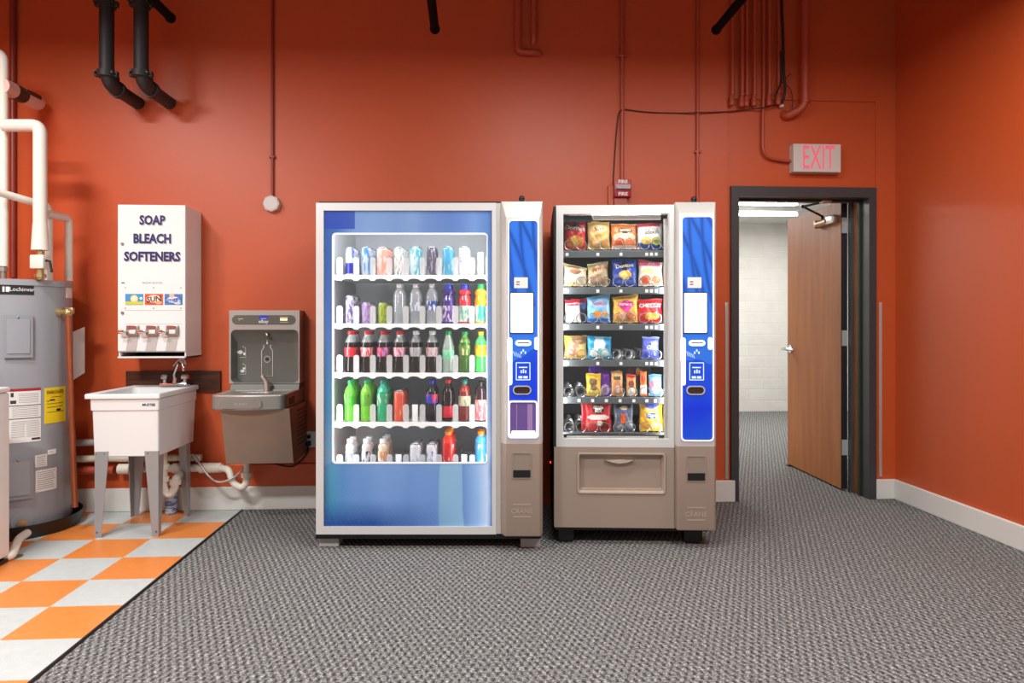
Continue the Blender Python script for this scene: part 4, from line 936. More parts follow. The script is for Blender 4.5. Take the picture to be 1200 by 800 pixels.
bag('slim red, gold and white packet on the fifth tray', 4, (733, 744.5, 440, 465), (214, 150, 70), [('r', 0, .86, 1, .2, (206, 40, 40)), ('e', 0, .1, .6, .3, (150, 60, 50)), ('e', 0, -.6, .8, .4, (236, 230, 214))], (), cat=SBAR)
bag('dark packet behind the slim packets on the fifth tray', 4, (733, 751, 432, 464.5), (50, 36, 34), [('e', .5, .7, .3, .3, (220, 150, 90)), ('e', -.4, .7, .4, .2, (90, 40, 36))], (), cat=SBAR, back=.029, thick=.005)
bag('narrow orange stick packet on the fifth tray', 4, (749, 757, 436, 464.5), (232, 120, 40), [('r', 0, -.5, 1, .4, (240, 232, 222)), ('e', 0, .4, .6, .4, (206, 70, 30))], (), cat=SBAR, thick=.008)
bag('pale blue candy packet last on the fifth tray', 4, (759, 774.5, 440, 465), (126, 176, 222), [('e', .1, -.4, .6, .4, (236, 240, 244)), ('e', -.6, 0, .3, .4, (220, 120, 140)), ('r', 0, .9, 1, .12, (90, 150, 210))], (), cat=SBAR)
bag('large red bag with a white band on the bottom tray', 5, (684, 716, 472, 507), (206, 24, 34), [('e', 0, .45, .5, .32, (50, 26, 26)), ('e', 0, .55, .42, .14, (236, 230, 224)), ('e', 0, -.1, .85, .2, (226, 214, 206)), ('e', -.4, -.6, .45, .32, (226, 80, 84)), ('e', .4, -.6, .4, .3, (110, 30, 34)), ('e', .1, -.5, .2, .2, (240, 220, 200))], [("MIX", 0, .3, .14, W_, {})])
bag('red bag slumped behind the large red bag on the bottom tray', 5, (680, 706, 474, 506), (190, 20, 30), [], (), back=.028, thick=.006, ear=-.9)
bag('charcoal and silver bag with an orange bar on the bottom tray', 5, (718, 741.5, 473, 506.5), (90, 98, 112), [('e', 0, .75, .8, .22, (30, 34, 38)), ('e', .0, .6, .4, .12, (214, 196, 150)), ('r', -.1, -.05, .24, .42, (226, 96, 40)), ('e', -.3, -.75, .4, .2, (190, 194, 200)), ('r', 0, .3, .7, .1, (84, 96, 160)), ('e', .5, -.6, .4, .3, (140, 148, 160))], ())
bag('golden cookie bag with blue badges on the bottom tray', 5, (748, 776, 471, 506.5), (232, 182, 50), [('e', 0, .72, .6, .24, (80, 96, 206)), ('e', 0, 0, .5, .22, (60, 84, 196)), ('e', -.4, -.6, .45, .25, (206, 150, 60)), ('e', .4, -.65, .45, .25, (240, 206, 110)), ('e', 0, .35, .7, .12, (248, 216, 110))], [('Chips', 0, .02, .13, W_, {})])
# ---------------------------------------------------------------- water heater and its pipes
HG = mat('grey_heater_enamel', (150, 154, 160), .4, .1)
HC = CAMF @ Vector((-2.896, 4.0, 0)); HR = .27; HTOP = 1.44
COPPER = mat('copper', (176, 100, 66), .35, .7, vary=.25, vscale=20)
BRASS = mat('brass', (190, 168, 120), .35, .8)
ht = thing('water_heater', 'tall grey cylindrical water heater in a black drip pan in the corner', 'water heater', HC)
def hang(px, r=HR):
    """angle on the heater's skin seen at photo column px"""
    dx, dy = ray(px); o = Vector((0, -D)); d = Vector((dx, dy)); c = Vector((HC.x, HC.y))
    oc = o-c; A = d.dot(d); B = 2*oc.dot(d); C = oc.dot(oc)-r*r
    disc = B*B-4*A*C
    t = (-B-math.sqrt(max(disc, 0)))/2/A
    p = o+d*t
    return math.atan2(p.y-c.y, p.x-c.x), t
def hz(px, py): return H+(380-py)/F*hang(px)[1]
def hpt(a, r, z): return Vector((HC.x+r*math.cos(a), HC.y+r*math.sin(a), z))
def patch(m, a0, a1, z0, z1, r, t=.003, n=10):
    outs = []
    for k in range(n+1):
        a = a0+(a1-a0)*k/n
        outs.append([hpt(a, r-.002, z0), hpt(a, r+t, z0), hpt(a, r+t, z1), hpt(a, r-.002, z1)])
    return m.loft(outs)
def curved_text(txt, px, z, size, color, parent, sx=1, name='lettering'):
    a, _ = hang(px); m = MB().text(txt, 0, 0, 0, size, sx, .001)
    m.v = [hpt(a+p.x/HR, HR+.0052-p.y*.5, z+p.z) for p in m.v]
    return m.build(name, color, parent, smooth=False)
m = MB().lathe([(HR-.03, .05), (HR, .055), (HR, HTOP-.035), (HR+.006, HTOP-.034), (HR+.006, HTOP-.004), (HR-.004, HTOP), (.001, HTOP+.004)], (HC.x, HC.y, 0), 64); m.build('tank', HG, ht, ang=30)
m = MB().lathe([(.001, .004), (HR+.035, .004), (HR+.05, .075), (HR+.056, .078), (HR+.056, .072), (HR+.042, .0), (.001, 0)], (HC.x, HC.y, 0), 56); m.build('drip_pan', mat('black_pan', (22, 24, 24), .4), ht)
a0, a1 = hang(4)[0], hang(37)[0]
LBL = mat('white_paper_label', (226, 226, 222), .5)
m = patch(MB(), hang(-14)[0], hang(39.5)[0], hz(20, 345), hz(20, 332.5), HR, .003); lb = m.build('maker_plate', BLACK, ht)
curved_text('Lochinvar', 25.8, hz(22, 339), .031, WHITE, lb, .92)
m = patch(MB(), hang(7)[0], hang(11)[0], hz(20, 342), hz(20, 336), HR+.0004, .0034, 4); patch(m, hang(3)[0], hang(5.5)[0], hz(20, 342), hz(20, 336), HR+.0004, .0034, 4); m.build('maker_mark', WHITE, lb, smooth=False)
for (y0, y1) in ((369, 419), (536, 585)):
    m = patch(MB(), hang(5)[0], hang(37.5)[0], hz(20, y1), hz(20, y0), HR, .018, 12); pn = m.build('access_panel', mat('heater_panel', (142, 146, 152), .4, .1), ht)
    m = patch(MB(), hang(9)[0], hang(34)[0], hz(20, y1-5), hz(20, y0+5), HR+.018, .004, 12); m.build('panel_face', HG, pn)
    m = MB(); q = hang(21)[0]; m.ball(hpt(q, HR+.02, hz(20, y0+2.5)), .006); m.build('panel_screw', STEEL, pn)
RED_L = mat('red_label_band', (160, 30, 44), .5)
INK = mat('label_ink', (50, 50, 52), .6); INKL = mat('label_faint_ink', (150, 150, 150), .6)
YEL = mat('yellow_label', (232, 204, 30), .5)
m = patch(MB(), hang(-6)[0], hang(47.6)[0], hz(30, 518), hz(30, 455), HR, .002, 14); lb = m.build('warning_label', LBL, ht)
m = patch(MB(), hang(-6)[0], hang(47.6)[0], hz(30, 458), hz(30, 455), HR+.0002, .0026, 14); m.build('label_band', RED_L, lb)
for y in (474.4, 489.6): patch(MB(), hang(-6)[0], hang(47.4)[0], hz(30, y+.9), hz(30, y), HR+.0002, .0026, 10).build('label_rule', INK, lb)
m = MB()
patch(m, hang(12)[0], hang(19)[0], hz(20, 472.8), hz(20, 469), HR+.0002, .0026, 4); patch(m, hang(12.5)[0], hang(16)[0], hz(20, 465), hz(20, 460), HR+.0002, .0026, 4); patch(m, hang(37)[0], hang(47)[0], hz(30, 516), hz(30, 513.5), HR+.0002, .0026, 4)
m.build('label_mark', INK, lb)
m = MB()
for k in range(18):
    y = 461+k*2.0
    if 472 < y < 477 or 487 < y < 492: continue
    patch(m, hang(14 if y > 475 else 22)[0], hang(45)[0], hz(30, y+.55), hz(30, y), HR+.0002, .0024, 10)
for k in range(9):
    y = 495+k*2.0; patch(m, hang(13)[0], hang(29)[0], hz(30, y+.55), hz(30, y), HR+.0002, .0024, 6); patch(m, hang(31)[0], hang(46)[0], hz(30, y+.55), hz(30, y), HR+.0002, .0024, 6)
m.build('label_print', INKL, lb)
m = patch(MB(), hang(52)[0], hang(76.5)[0], hz(64, 495), hz(64, 453.8), HR, .002, 14); lb = m.build('yellow_guide_label', YEL, ht)
curved_text('ENERGYGUIDE', 65, hz(64, 459), .026, BLACK, lb, .62)
m = MB()
for a, b, y, h in ((55, 57, 468.4, 1), (58, 64, 467.2, 1.7), (66, 70.5, 479, 2.4), (55, 74, 472, .5), (55, 74, 481.7, .5), (60, 72, 464.5, .5), (55, 73, 476, .5)): patch(m, hang(a)[0], hang(b)[0], hz(64, y+h), hz(64, y), HR+.0002, .0026, 6)
m.build('label_print', BLACK, lb)
for a, b, c, d in ((41, 55, 532, 546), (56, 65.5, 528, 533.5), (41.5, 66, 550, 575)):
    m = patch(MB(), hang(a)[0], hang(b)[0], hz(52, d), hz(52, c), HR, .002, 8); lb = m.build('paper_label', LBL, ht)
    m = MB(); y = c+2
    while y < d-1.5:
        patch(m, hang(a+2)[0], hang(b-2-(int(y) % 3))[0], hz(52, y+.7), hz(52, y), HR+.0002, .0024, 6); y += 2.4
    m.build('label_print', INKL, lb)
m = patch(MB(), hang(77.5)[0], hang(84)[0], hz(80, 349), hz(80, 335.5), HR, .002, 8); m.build('paper_label', LBL, ht)
# relief valve with its copper outlet pipe, drain tap, side flap, seams
va, _ = hang(69); zv = hz(69, 366)
m = MB(); m.cyl(hpt(va, HR-.005, zv), hpt(va, HR+.03, zv), .026, seg=16); m.cyl(hpt(va, HR+.03, zv), hpt(va, HR+.07, zv), .019, seg=12); m.ball(hpt(va, HR+.06, zv), .026); m.box(*[q for c, d in zip(hpt(va+.04, HR+.06, zv+.01), (.022, .012, .018)) for q in (c-d, c+d)], .004); m.build('relief_valve', BRASS, ht)
pb = hpt(hang(79)[0], HR+.032, .03); pt = hpt(va, HR+.062, zv)
m = MB(); m.tube([pt, Vector((pt.x, pt.y, pt.z-.05)), WV(88, 594, 3.92)], .0155, 12); m.build('copper_outlet_pipe', COPPER, ht)
da, _ = hang(25.5); zd = hz(25.5, 612)
m = MB(); m.cyl(hpt(da, HR-.004, zd), hpt(da, HR+.006, zd), .05, seg=24); m.build('tap_rose', HG, ht)
m = MB(); m.cyl(hpt(da, HR, zd), hpt(da, HR+.045, zd), .013, seg=12); m.cyl(hpt(da, HR+.03, zd), hpt(da, HR+.04, zd), .024, seg=8); m.build('drain_tap', BRASS, ht)
fa = hang(84.5)[0]
m = MB(); f0 = hpt(fa+.12, HR, 0); f1 = f0+Vector((.028, .075, 0))
zf0, zf1 = Zv(446, 4.1), Zv(383, 4.1)
n_ = Vector((.004, -.002, 0))
m.loft([[Vector((f0.x, f0.y, zf0)), Vector((f0.x, f0.y, zf1-.03)), Vector((f1.x, f1.y, zf1)), Vector((f1.x, f1.y, zf0+.04))], [Vector((f0.x, f0.y, zf0))+n_, Vector((f0.x, f0.y, zf1-.03))+n_, Vector((f1.x, f1.y, zf1))+n_, Vector((f1.x, f1.y, zf0+.04))+n_]]); m.build('side_flap', mat('pale_grey_flap', (186, 182, 178), .5), ht, smooth=False)
for px in (-8, 47):
    q = hang(px)[0]

def pipe(name, pts, r, m_, label, br=.05, seg=14, group='pipes over the water heater', extras=None, cat='pipe'):
    return solo(MB().tube(bend(pts, br), r, seg), name, m_, label, cat, group)
YH = HC.y
HW = mat('pipe_insulation_white', (226, 222, 210), .55, bump=.15, bscale=40)
yA = -.50
def P(px, py, Y): return WY(px, py, Y)
a_ = thing('insulated_pipe', 'thick white insulated pipe bending down to a valve on top of the heater', 'pipe', P(47, 325, yA), group='pipes over the water heater')
hx = P(47, 300, yA).x; zh = P(47, 147, yA).z
m = MB().tube(bend([P(4, 147, yA), Vector((hx, yA, zh)), Vector((hx, yA, P(47, 262, yA).z))], .045), .0345, 18); m.tube([Vector((hx, yA, P(47, 262, yA).z)), Vector((hx, yA, P(47, 293, yA).z))], [.036, .044], 18); m.build('insulation_jacket', HW, a_)
z1_, z2_ = P(47, 299, yA).z, P(47, 315, yA).z
MB().cyl((hx, yA, P(47, 292, yA).z), (hx, yA, z1_-.01), .022, seg=14).build('union_fitting', BRASS, a_)
m = MB(); m.cyl((hx, yA, z2_+.01), (hx, yA, HTOP), .021, seg=14); m.cyl((hx, yA, HTOP+.012), (hx, yA, HTOP+.03), .030, seg=8); m.build('union_fitting', BRASS, a_)
m = MB(); m.box(hx-.037, hx+.037, yA-.035, yA+.03, z2_, z1_, .006); m.build('valve_body', PVC, a_)
m = MB(); m.tube([(hx+.035, yA-.01, z1_-.03), (hx+.065, yA-.02, z1_-.035), (hx+.075, yA-.02, z2_-.02)], .007, 8); m.build('valve_lever', BLACK, a_)
yB = -.36
pipe('hot_water_pipe', [P(-6, 224, -.62), P(57, 242, yB), P(57, 331, yB)], .021, HW, 'thin white pipe sloping behind the insulated pipe and down to the heater', .03)
pipe('cold_water_pipe', [P(55, 250, -.42), P(80.5, 256, -.22), P(80.5, 329, -.22)], .022, HW, 'white pipe dropping to the outer rim of the water heater', .035)
xl = P(3.5, 200, -.46).x
cw = thing('riser_pipe', 'white vertical pipe at the very edge of the photo beside the insulated pipe', 'pipe', (xl, -.46, HTOP), group='pipes over the water heater')
m = MB().tube(bend([Vector((XL+.002, -.46, P(4, 62, -.46).z)), Vector((xl, -.46, P(4, 62, -.46).z)), Vector((xl, -.46, P(4, 312, -.46).z))], .05), .026, 16); m.build('pipe_run', HW, cw)
m = MB(); m.cyl((xl, -.46, P(4, 310, -.46).z), (xl, -.46, HTOP), .017, seg=12); m.cyl((xl, -.46, P(4, 318, -.46).z), (xl, -.46, P(4, 313, -.46).z), .024, seg=8); m.build('union_fitting', STEEL, cw)
# sawn round fitting sticking out of the wall high over the heater
fx0, fx1 = P(8, 103, -.42), P(43, 120, -.10)
t = thing('round_spotlight_fitting', 'pinkish white tubular fitting with a dark slot, high over the heater', 'fitting', fx1)
ax = (fx1-fx0).normalized()
m = MB(); m.cyl(fx0+ax*.13, fx1, .045, seg=20); m.ball(fx1, .045); m.build('tube_body', mat('pinkish_white', (222, 190, 178), .4), t)
m = MB(); m.cyl(fx0+ax*.05, fx0+ax*.155, .0462, seg=18); m.build('collar', mat('dark_olive_metal', (52, 46, 36), .4, .5), t)
m = MB(); m.cyl(fx0-ax*.06, fx0+ax*.05, .046, seg=18); m.ball(fx0+ax*.045, .046); m.build('tube_end', mat('pinkish_white', (222, 190, 178), .4), t)
mid_ = fx0+ax*.25; m = MB(); up = Vector((.84, -.2, .46))
m.tube([fx0+ax*.13+up*.038, fx0+ax*.22+up*.040, fx1-ax*.03+up*.040], .017, 8); m.build('slot', mat('dark_maroon_slot', (50, 16, 16), .5), t)
m = MB(); m.ball(fx0+ax*.15+up*.036, .018); m.build('knob', CHROME, t)

# ---------------------------------------------------------------- white appliance at the edge
wx = CAMF @ Vector((U(12, 3.43), 3.43, 0))
ap = thing('white_washer', 'white washing machine cut off by the edge of the photo before the heater', 'washer', (wx.x-.34, wx.y-.35, 0))
za = Zv(453.5, 3.40)
m = MB(); m.box(wx.x-.68, wx.x, wx.y-.70, wx.y, .03, za-.028, .012); m.build('cabinet', WHITE, ap)
m = MB(); m.box(wx.x-.685, wx.x+.004, wx.y-.705, wx.y+.003, za-.027, za, .012); m.build('lid', WHITE, ap)
for dx in (-.62, -.06):
    for dy in (-.64, -.06):
        m = MB(); m.cyl((wx.x+dx, wx.y+dy, 0), (wx.x+dx, wx.y+dy, .035), .025, seg=12); m.build('foot', BLACK, ap)
m = MB(); m.box(wx.x-.2, wx.x+.002, wx.y-.70, wx.y-.02, .004, .02); m.build('plinth_strip', BLACK, ap, smooth=False)
p1 = WZ(22, 631, .06); p2 = WZ(13, 652, .022)
pipe('drain_elbow', [p1+Vector((-.02, .10, .0)), p1, p2, p2+Vector((-.12, 0, 0))], .021, PVC, 'short white drain elbow between the washer and the drip pan', .03, group='drain pipes')
solo(MB().lathe([(.001, 0), (.03, .0), (.03, .003), (.001, .004)], WZ(19, 652, .0), 20), 'floor_drain_cap', mat('olive_drain', (96, 104, 60), .5), 'small olive green drain cap on the floor beside the washer', 'drain')

# ---------------------------------------------------------------- soap dispenser
yd = -.25
dx0, dx1 = X_(138, yd), X_(217, yd); dz0, dz1 = Z_(178, 419.5, yd), Z_(178, 240.3, yd)
so = thing('soap_vending_dispenser', 'white wall mounted dispenser lettered soap, bleach and softeners above the utility sink', 'dispenser', ((dx0+dx1)/2, 0, dz0))
zt_ = Z_(178, 411.5, yd)
m = MB(); m.box(dx0, dx1, yd+.02, 0, dz0+.035, dz1, .004); m.box(dx0, dx1, yd+.02, 0, dz0, dz0+.008); m.box(dx0, dx0+.008, yd+.012, 0, dz0, dz0+.04); m.box(dx1-.008, dx1, yd+.012, 0, dz0, dz0+.04); m.box(dx0, dx1, yd-.004, yd+.02, dz0, dz0+.010, .002)
m.build('cabinet', WHITE, so, smooth=False)
m = MB(); m.box(dx0+.009, dx1-.009, -.02, -.005, dz0+.008, dz0+.035); m.box(dx0+.009, dx1-.009, yd+.03, -.02, dz0+.008, dz0+.014); m.build('tray_lining', BLACK, so, smooth=False)
m = MB(); m.box(dx0-.001, dx1+.001, yd, yd+.019, zt_, dz1+.002, .004); m.build('front_door', mat('white_door_enamel', (238, 238, 236), .3), so, smooth=False)
NAVY = mat('navy_lettering', (36, 34, 96), .5); GREYL = mat('pale_grey_lettering', (176, 176, 178), .5)
def fx(px): return X_(px, yd)
def fz(py): return Z_(178, py, yd)
for txt, y, w in (('SOAP', 258.4, 30.5), ('BLEACH', 280, 44), ('SOFTENERS', 301, 66)):
    for mm_, off, yy_, nm in ((GREYL, .005, yd-.0004, 'letter_shadow'), (NAVY, 0, yd-.0012, 'lettering')):
        m = MB().text(txt, 0, 0, 0, .075, 1, .001, bold=.0032)
        wd = max(p.x for p in m.v)-min(p.x for p in m.v); hh = max(p.z for p in m.v)-min(p.z for p in m.v)
        kx = w/F*(F*(fx(210)-fx(150))/60)/wd; kz = .060/hh
        m.v = [Vector((fx(178.5)+p.x*kx+off, yy_+p.y, fz(y)+p.z*kz-off)) for p in m.v]
        m.build(nm, mm_, so, smooth=False)
m = MB().text('PRICES MAY VARY BY ITEM', fx(178.5), yd-.0004, fz(331.5), .012, .8, .0006); m.box(fx(142.5), fx(146), yd-.001, yd, fz(332), fz(330.8)); m.build('fine_print', INK, so, smooth=False)
m = MB()
for py in (286, 366.5): m.cyl((fx(143.8), yd-.006, fz(py)), (fx(143.8), yd, fz(py)), .009, seg=14)
m.build('door_lock', STEEL, so)
m = MB()
for px in (147, 180, 212):
    for py in (337, 361): m.ball((fx(px), yd, fz(py)), .004)
m.build('door_rivet', STEEL, so)
m = MB(); m.box(fx(146), fx(214), yd-.0006, yd, fz(363.8), fz(363.3)); m.box(fx(146), fx(214), yd-.0006, yd, fz(379.8), fz(379.4)); m.build('panel_line', GREYL, so, smooth=False)
cards = [((147, 168), (70, 150, 210), [('e', 157.5, 350, 4.5, 4.5, (236, 216, 130)), ('r', 157.5, 355, 10.4, 1.8, (206, 206, 70)), ('e', 157.5, 350, 3, 3, (240, 236, 210)), ('e', 165.5, 349.5, 1.6, 1.6, (230, 240, 246))], None),
         ((170, 191), (222, 84, 40), [('e', 180.5, 350, 8.6, 4.4, (244, 226, 206)), ('e', 186, 354.5, 4, 2, (240, 170, 130))], ('SUN', .046, BLACK)),
         ((193, 214), (70, 130, 190), [('e', 203.5, 351, 8.6, 3.4, (240, 242, 246)), ('e', 201.5, 346.3, 3, 2.6, (226, 190, 160)), ('e', 208, 355, 4, 1.6, (200, 214, 236))], ('Snuggle', .032, mat('blue_card_letter', (40, 80, 180), .5)))]
for (a, b), rgb, sh, tx in cards:
    m = MB(); m.box(fx(a), fx(b), yd-.002, yd, fz(357), fz(344.3)); c = m.build('product_card', mat('card_%d' % a, rgb, .4), so, smooth=False)
    for j, (kd, cx, cy, rx, ry, col) in enumerate(sh):
        rxw = (fx(cx+rx)-fx(cx)); rz = (fz(cy-ry)-fz(cy))
        poly = [(fx(cx)+rxw*math.cos(t*PI/12), fz(cy)+rz*math.sin(t*PI/12)) for t in range(24)] if kd == 'e' else rect(fx(cx)-rxw, fx(cx)+rxw, fz(cy)-rz, fz(cy)+rz)
        m = MB(); m.prism(poly, yd-.0024-.0002*j, yd-.001); m.build('card_picture', mat('card_%d_%d' % (a, j), col, .4), c, smooth=False)
    if tx:
        m = MB().text(tx[0], fx((a+b)/2), yd-.0034, fz(350.6), tx[1], .95, .0006, Matrix.Rotation(-.12, 4, 'Y'), .1, .0008); m.build('lettering', tx[2], c, smooth=False)
MECH = mat('worn_coin_steel', (168, 152, 142), .35, .6)
for px in (156.5, 179.5, 203):
    m = MB(); m.box(fx(px-7), fx(px+7), yd-.02, yd, fz(393), fz(381.2), .004); cm = m.build('coin_mechanism', MECH, so)
    m = MB(); m.box(fx(px-5), fx(px+5), yd-.022, yd-.02, fz(385), fz(381.8)); m.build('price_plate', mat('red_brown_plate', (150, 84, 72), .5), cm, smooth=False)
    m = MB(); m.box(fx(px-3), fx(px+4.5), yd-.026, yd-.02, fz(391), fz(386.3), .003); m.build('slide', WHITE, cm)
    m = MB(); m.box(fx(px-15), fx(px-5), yd-.045, yd-.03, fz(391), fz(386.5), .005); m.cyl((fx(px-6), yd-.037, fz(388.7)), (fx(px-6), yd-.005, fz(388.7)), .008, seg=10); m.build('coin_slide', CHROME, cm)
    m = MB(); m.prism([(fx(px-9), fz(411)), (fx(px+3), fz(411)), (fx(px+6), fz(394)), (fx(px-6), fz(394))], yd-.0025, yd); m.build('dispensing_chute', mat('grey_chute', (192, 186, 182), .45), so, smooth=False)
solo(MB().tube(spline([P(203, 429, -.10), P(207, 424, -.10), P(212, 420.5, -.10), P(216, 422, -.10), P(217.5, 427, -.10)]), .004, 8), 'wire_hook', WHITE, 'thin white wire hook hanging under the white dispenser', 'hook')
# ---------------------------------------------------------------- backing board, sink
bx = [WY(147.5, 434, -.02), WY(258, 459.5, -.02)]
solo(MB().box(bx[0].x, bx[1].x, -.022, 0, Z_(200, 459.5, -.02), Z_(200, 434.5, -.02), .002), 'wooden_backing_board', BOARD, 'dark brown wooden board on the wall behind the utility sink tap', 'board', smooth=False)
TUB = mat('white_tub_plastic', (226, 228, 227), .4)
ys0, ys1 = -.585, -.03
rx0, rx1 = X_(98, ys0), X_(187, ys0); rz = Z_(142, 461.5, ys0)
sk = thing('utility_sink', 'white freestanding utility sink on grey steel legs under the dispenser', 'sink', ((rx0+rx1)/2, (ys0+ys1)/2, 0))
ax0, ax1 = X_(104.5, ys0+.01), X_(186, ys0+.01); zb_ = Z_(145, 534.8, ys0+.03)
def rr(x0, x1, y0, y1, z, r=.025): return [(p[0], p[1], z) for p in rrect(x0, x1, y0, y1, r, 4)]
yr = ys0+.012
m = MB(); m.loft([
    rr(ax0+.045, ax1-.04, yr+.06, ys1-.10, rz-.33, .05), rr(ax0+.025, ax1-.02, yr+.035, ys1-.085, rz-.05, .04), rr(ax0+.02, ax1-.016, yr+.03, ys1-.08, rz-.004, .03),
    rr(rx0+.004, rx1-.003, ys0+.003, ys1, rz, .01), rr(rx0, rx1, ys0, ys1, rz-.006, .01), rr(rx0+.001, rx1-.001, ys0+.001, ys1, rz-.026, .01),
    rr(ax0, ax1, yr, ys1-.01, rz-.028, .012), rr(ax0+.002, ax1-.002, yr+.002, ys1-.01, rz-.092, .012), rr(ax0+.008, ax1-.006, yr+.008, ys1-.015, rz-.094, .012),
    rr(ax0+.016, ax1-.008, yr+.014, ys1-.04, zb_+.004, .01), rr(ax0+.02, ax1-.012, yr+.02, ys1-.045, zb_, .01)])
tb = m.build('tub', TUB, sk, ang=35)
m = MB().text('MUSTEE', X_(173, ys0), yr-.0005, Z_(170, 474.5, ys0), .018, 1.1, .0008, None, .1, .0004); m.build('maker_lettering', mat('blue_grey_letter', (60, 64, 90), .5), tb, smooth=False)
LEG = mat('grey_leg_steel', (158, 160, 162), .4, .35)
def sleg(xo, sx, yo, sy):
    """angle-steel leg, corner at xo,yo; flanges run sx along x and sy along y, tapering to the floor"""
    def Lp(w, d, z, t=.003):
        return [(xo, yo, z), (xo+sx*w, yo, z), (xo+sx*w, yo+sy*t, z), (xo+sx*t, yo+sy*t, z), (xo+sx*t, yo+sy*d, z), (xo, yo+sy*d, z)]
    m = MB(); m.loft([Lp(.034, .034, 0), Lp(.076, .07, zb_+.03)]); lg = m.build('leg', LEG, sk, smooth=False)
    m = MB(); xs = xo+sx*.012; yy_ = yo-sy*.002
    m.ball((xs, yy_, .03), .004)
    m.build('leg_bolt', DARKG, lg)
lx0, lx1 = ax0+.022, ax1-.008
for xo, sx in ((lx0, 1), (lx1, -1)):
    sleg(xo, sx, yr+.012, 1); sleg(xo, sx, ys1-.095, -1)
m = MB()
for px in (111.5, 121, 172): m.ball((X_(px, yr), yr+.014, Z_(145, 532, yr)), .004)
m.build('tub_bolt', DARKG, sk)
# tap
fx_ = WY(203, 447, -.12).x; fzz = rz
fc = thing('chrome_faucet', 'chrome two handled faucet on the back rim of the utility sink', 'faucet', (fx_, -.10, fzz))
m = MB(); m.box(fx_-.085, fx_+.085, -.125, -.065, fzz-.001, fzz+.022, .009); m.build('base_plate', CHROME, fc)
m = MB(); m.cyl((fx_, -.095, fzz+.02), (fx_, -.095, fzz+.05), .016, .013, seg=14); m.tube(spline([(fx_, -.095, fzz+.045), (fx_-.002, -.10, fzz+.07), (fx_+.025, -.13, fzz+.115), (fx_+.055, -.17, fzz+.15), (fx_+.085, -.21, fzz+.158), (fx_+.105, -.235, fzz+.142), (fx_+.112, -.243, fzz+.105)]), .0085, 12); m.build('spout', CHROME, fc)
for s in (-1, 1):
    m = MB(); m.cyl((fx_+s*.062, -.095, fzz+.02), (fx_+s*.062, -.095, fzz+.042), .014, seg=12); m.lathe([(.012, .042), (.024, .046), (.026, .062), (.018, .072), (.001, .074)], (fx_+s*.062, -.095, fzz), 8); m.build('tap_handle', CHROME, fc)
# waste trap and pipes behind the sink
G2 = 'pipes along the wall under the sink'
yp = -.228
tp = thing('sink_waste_trap', 'white plastic waste trap hanging under the back of the utility sink', 'trap', P(199, 590, yp))
xt = P(191.5, 570, yp).x
m = MB(); m.tube(bend([Vector((xt, yp, zb_-.002)), Vector((xt, yp, .20)), Vector((xt+.035, yp, .145)), Vector((xt+.07, yp, .20)), Vector((xt+.07, yp, .25)), Vector((xt+.05, -.05, .255))], .045), .023, 14); m.build('trap_bend', PVC, tp)
m = MB()
for xx, z in ((xt, .31), (xt, .235), (xt+.07, .215)): MB().cyl((xx, yp, z), (xx, yp, z+.03), .033, seg=16).build('slip_nut', PVC, tp)
GREYP = mat('grey_pipe', (160, 158, 152), .5); CREAM = mat('cream_pipe', (206, 200, 182), .5)
for nm, y0_, px0_, px1_, r, mm_, lb in (('grey_wall_pipe', 518.5, 60, 200, .021, GREYP, 'topmost grey pipe along the wall behind the sink'), ('cream_wall_pipe', 537.5, 60, 236, .021, CREAM, 'middle cream pipe along the wall behind the sink'), ('orange_wall_pipe', 551, 60, 134, .025, REDP, 'lowest pipe painted orange along the wall behind the sink')):
    A_, B_ = P(px0_, y0_, -.075), P(px1_, y0_, -.075); B_.z = A_.z = P(97, y0_, -.075).z
    solo(MB().cyl(A_, B_, r, seg=16), nm, mm_, lb, 'pipe', G2)
dp = thing('white_waste_pipe', 'white plastic waste pipe along the wall from the sink to the drinking fountain trap', 'pipe', P(190, 560, -.075), group=G2)
zc_ = P(245, 548, -.075).z
A_, B_ = P(139, 552, -.075), P(262, 552, -.075); A_.z = B_.z = zc_
m = MB().cyl(A_, B_, .024, seg=16); m.build('pipe_run', PVC, dp)
for px in (146, 210, 243):
    x = X_(px, -.075); w = .035 if px != 243 else .045
    MB().cyl((x-w, -.075, zc_), (x+w, -.075, zc_), .032, seg=18).build('coupling', PVC, dp)
solo(MB().lathe([(.001, 0), (.034, .0), (.036, .008), (.036, .12), (.03, .135), (.016, .142), (.016, .165), (.001, .166)], WZ(196, 603, 0)+Vector((.01, .03, 0)), 20), 'cleaner_bottle', label_mat('blue white cleaner', (196, 204, 216), (90, 124, 172), 14, .5, 4), 'blue and white cleaner bottle on the floor behind the sink leg', 'bottle')

# ---------------------------------------------------------------- drinking fountain with bottle filler
SS = mat('fountain_stainless', (186, 182, 176), .35, .55)
GREYF = mat('fountain_grey_plastic', (112, 112, 106), .5)
TAUPE = mat('fountain_taupe_panel', (140, 124, 110), .45, .3)
ybf = -.115
fx0_, fx1_ = X_(268.5, ybf), X_(351, ybf)
df = thing('drinking_fountain', 'stainless wall mounted drinking fountain with bottle filler beside the drink machine', 'drinking fountain', ((fx0_+fx1_)/2, 0, Z_(300, 542, -.33)))
def gx(px): return X_(px, ybf)
def gz(py): return Z_(310, py, ybf)
zt1 = gz(363.5)
m = MB(); m.ring(rect_like(gx(268.5), gx(351), gz(449), zt1), rrect(gx(270.5), gx(349.8), gz(448.5), gz(386.2), .03), ybf, 0); m.build('filler_surround', SS, df, ang=30)
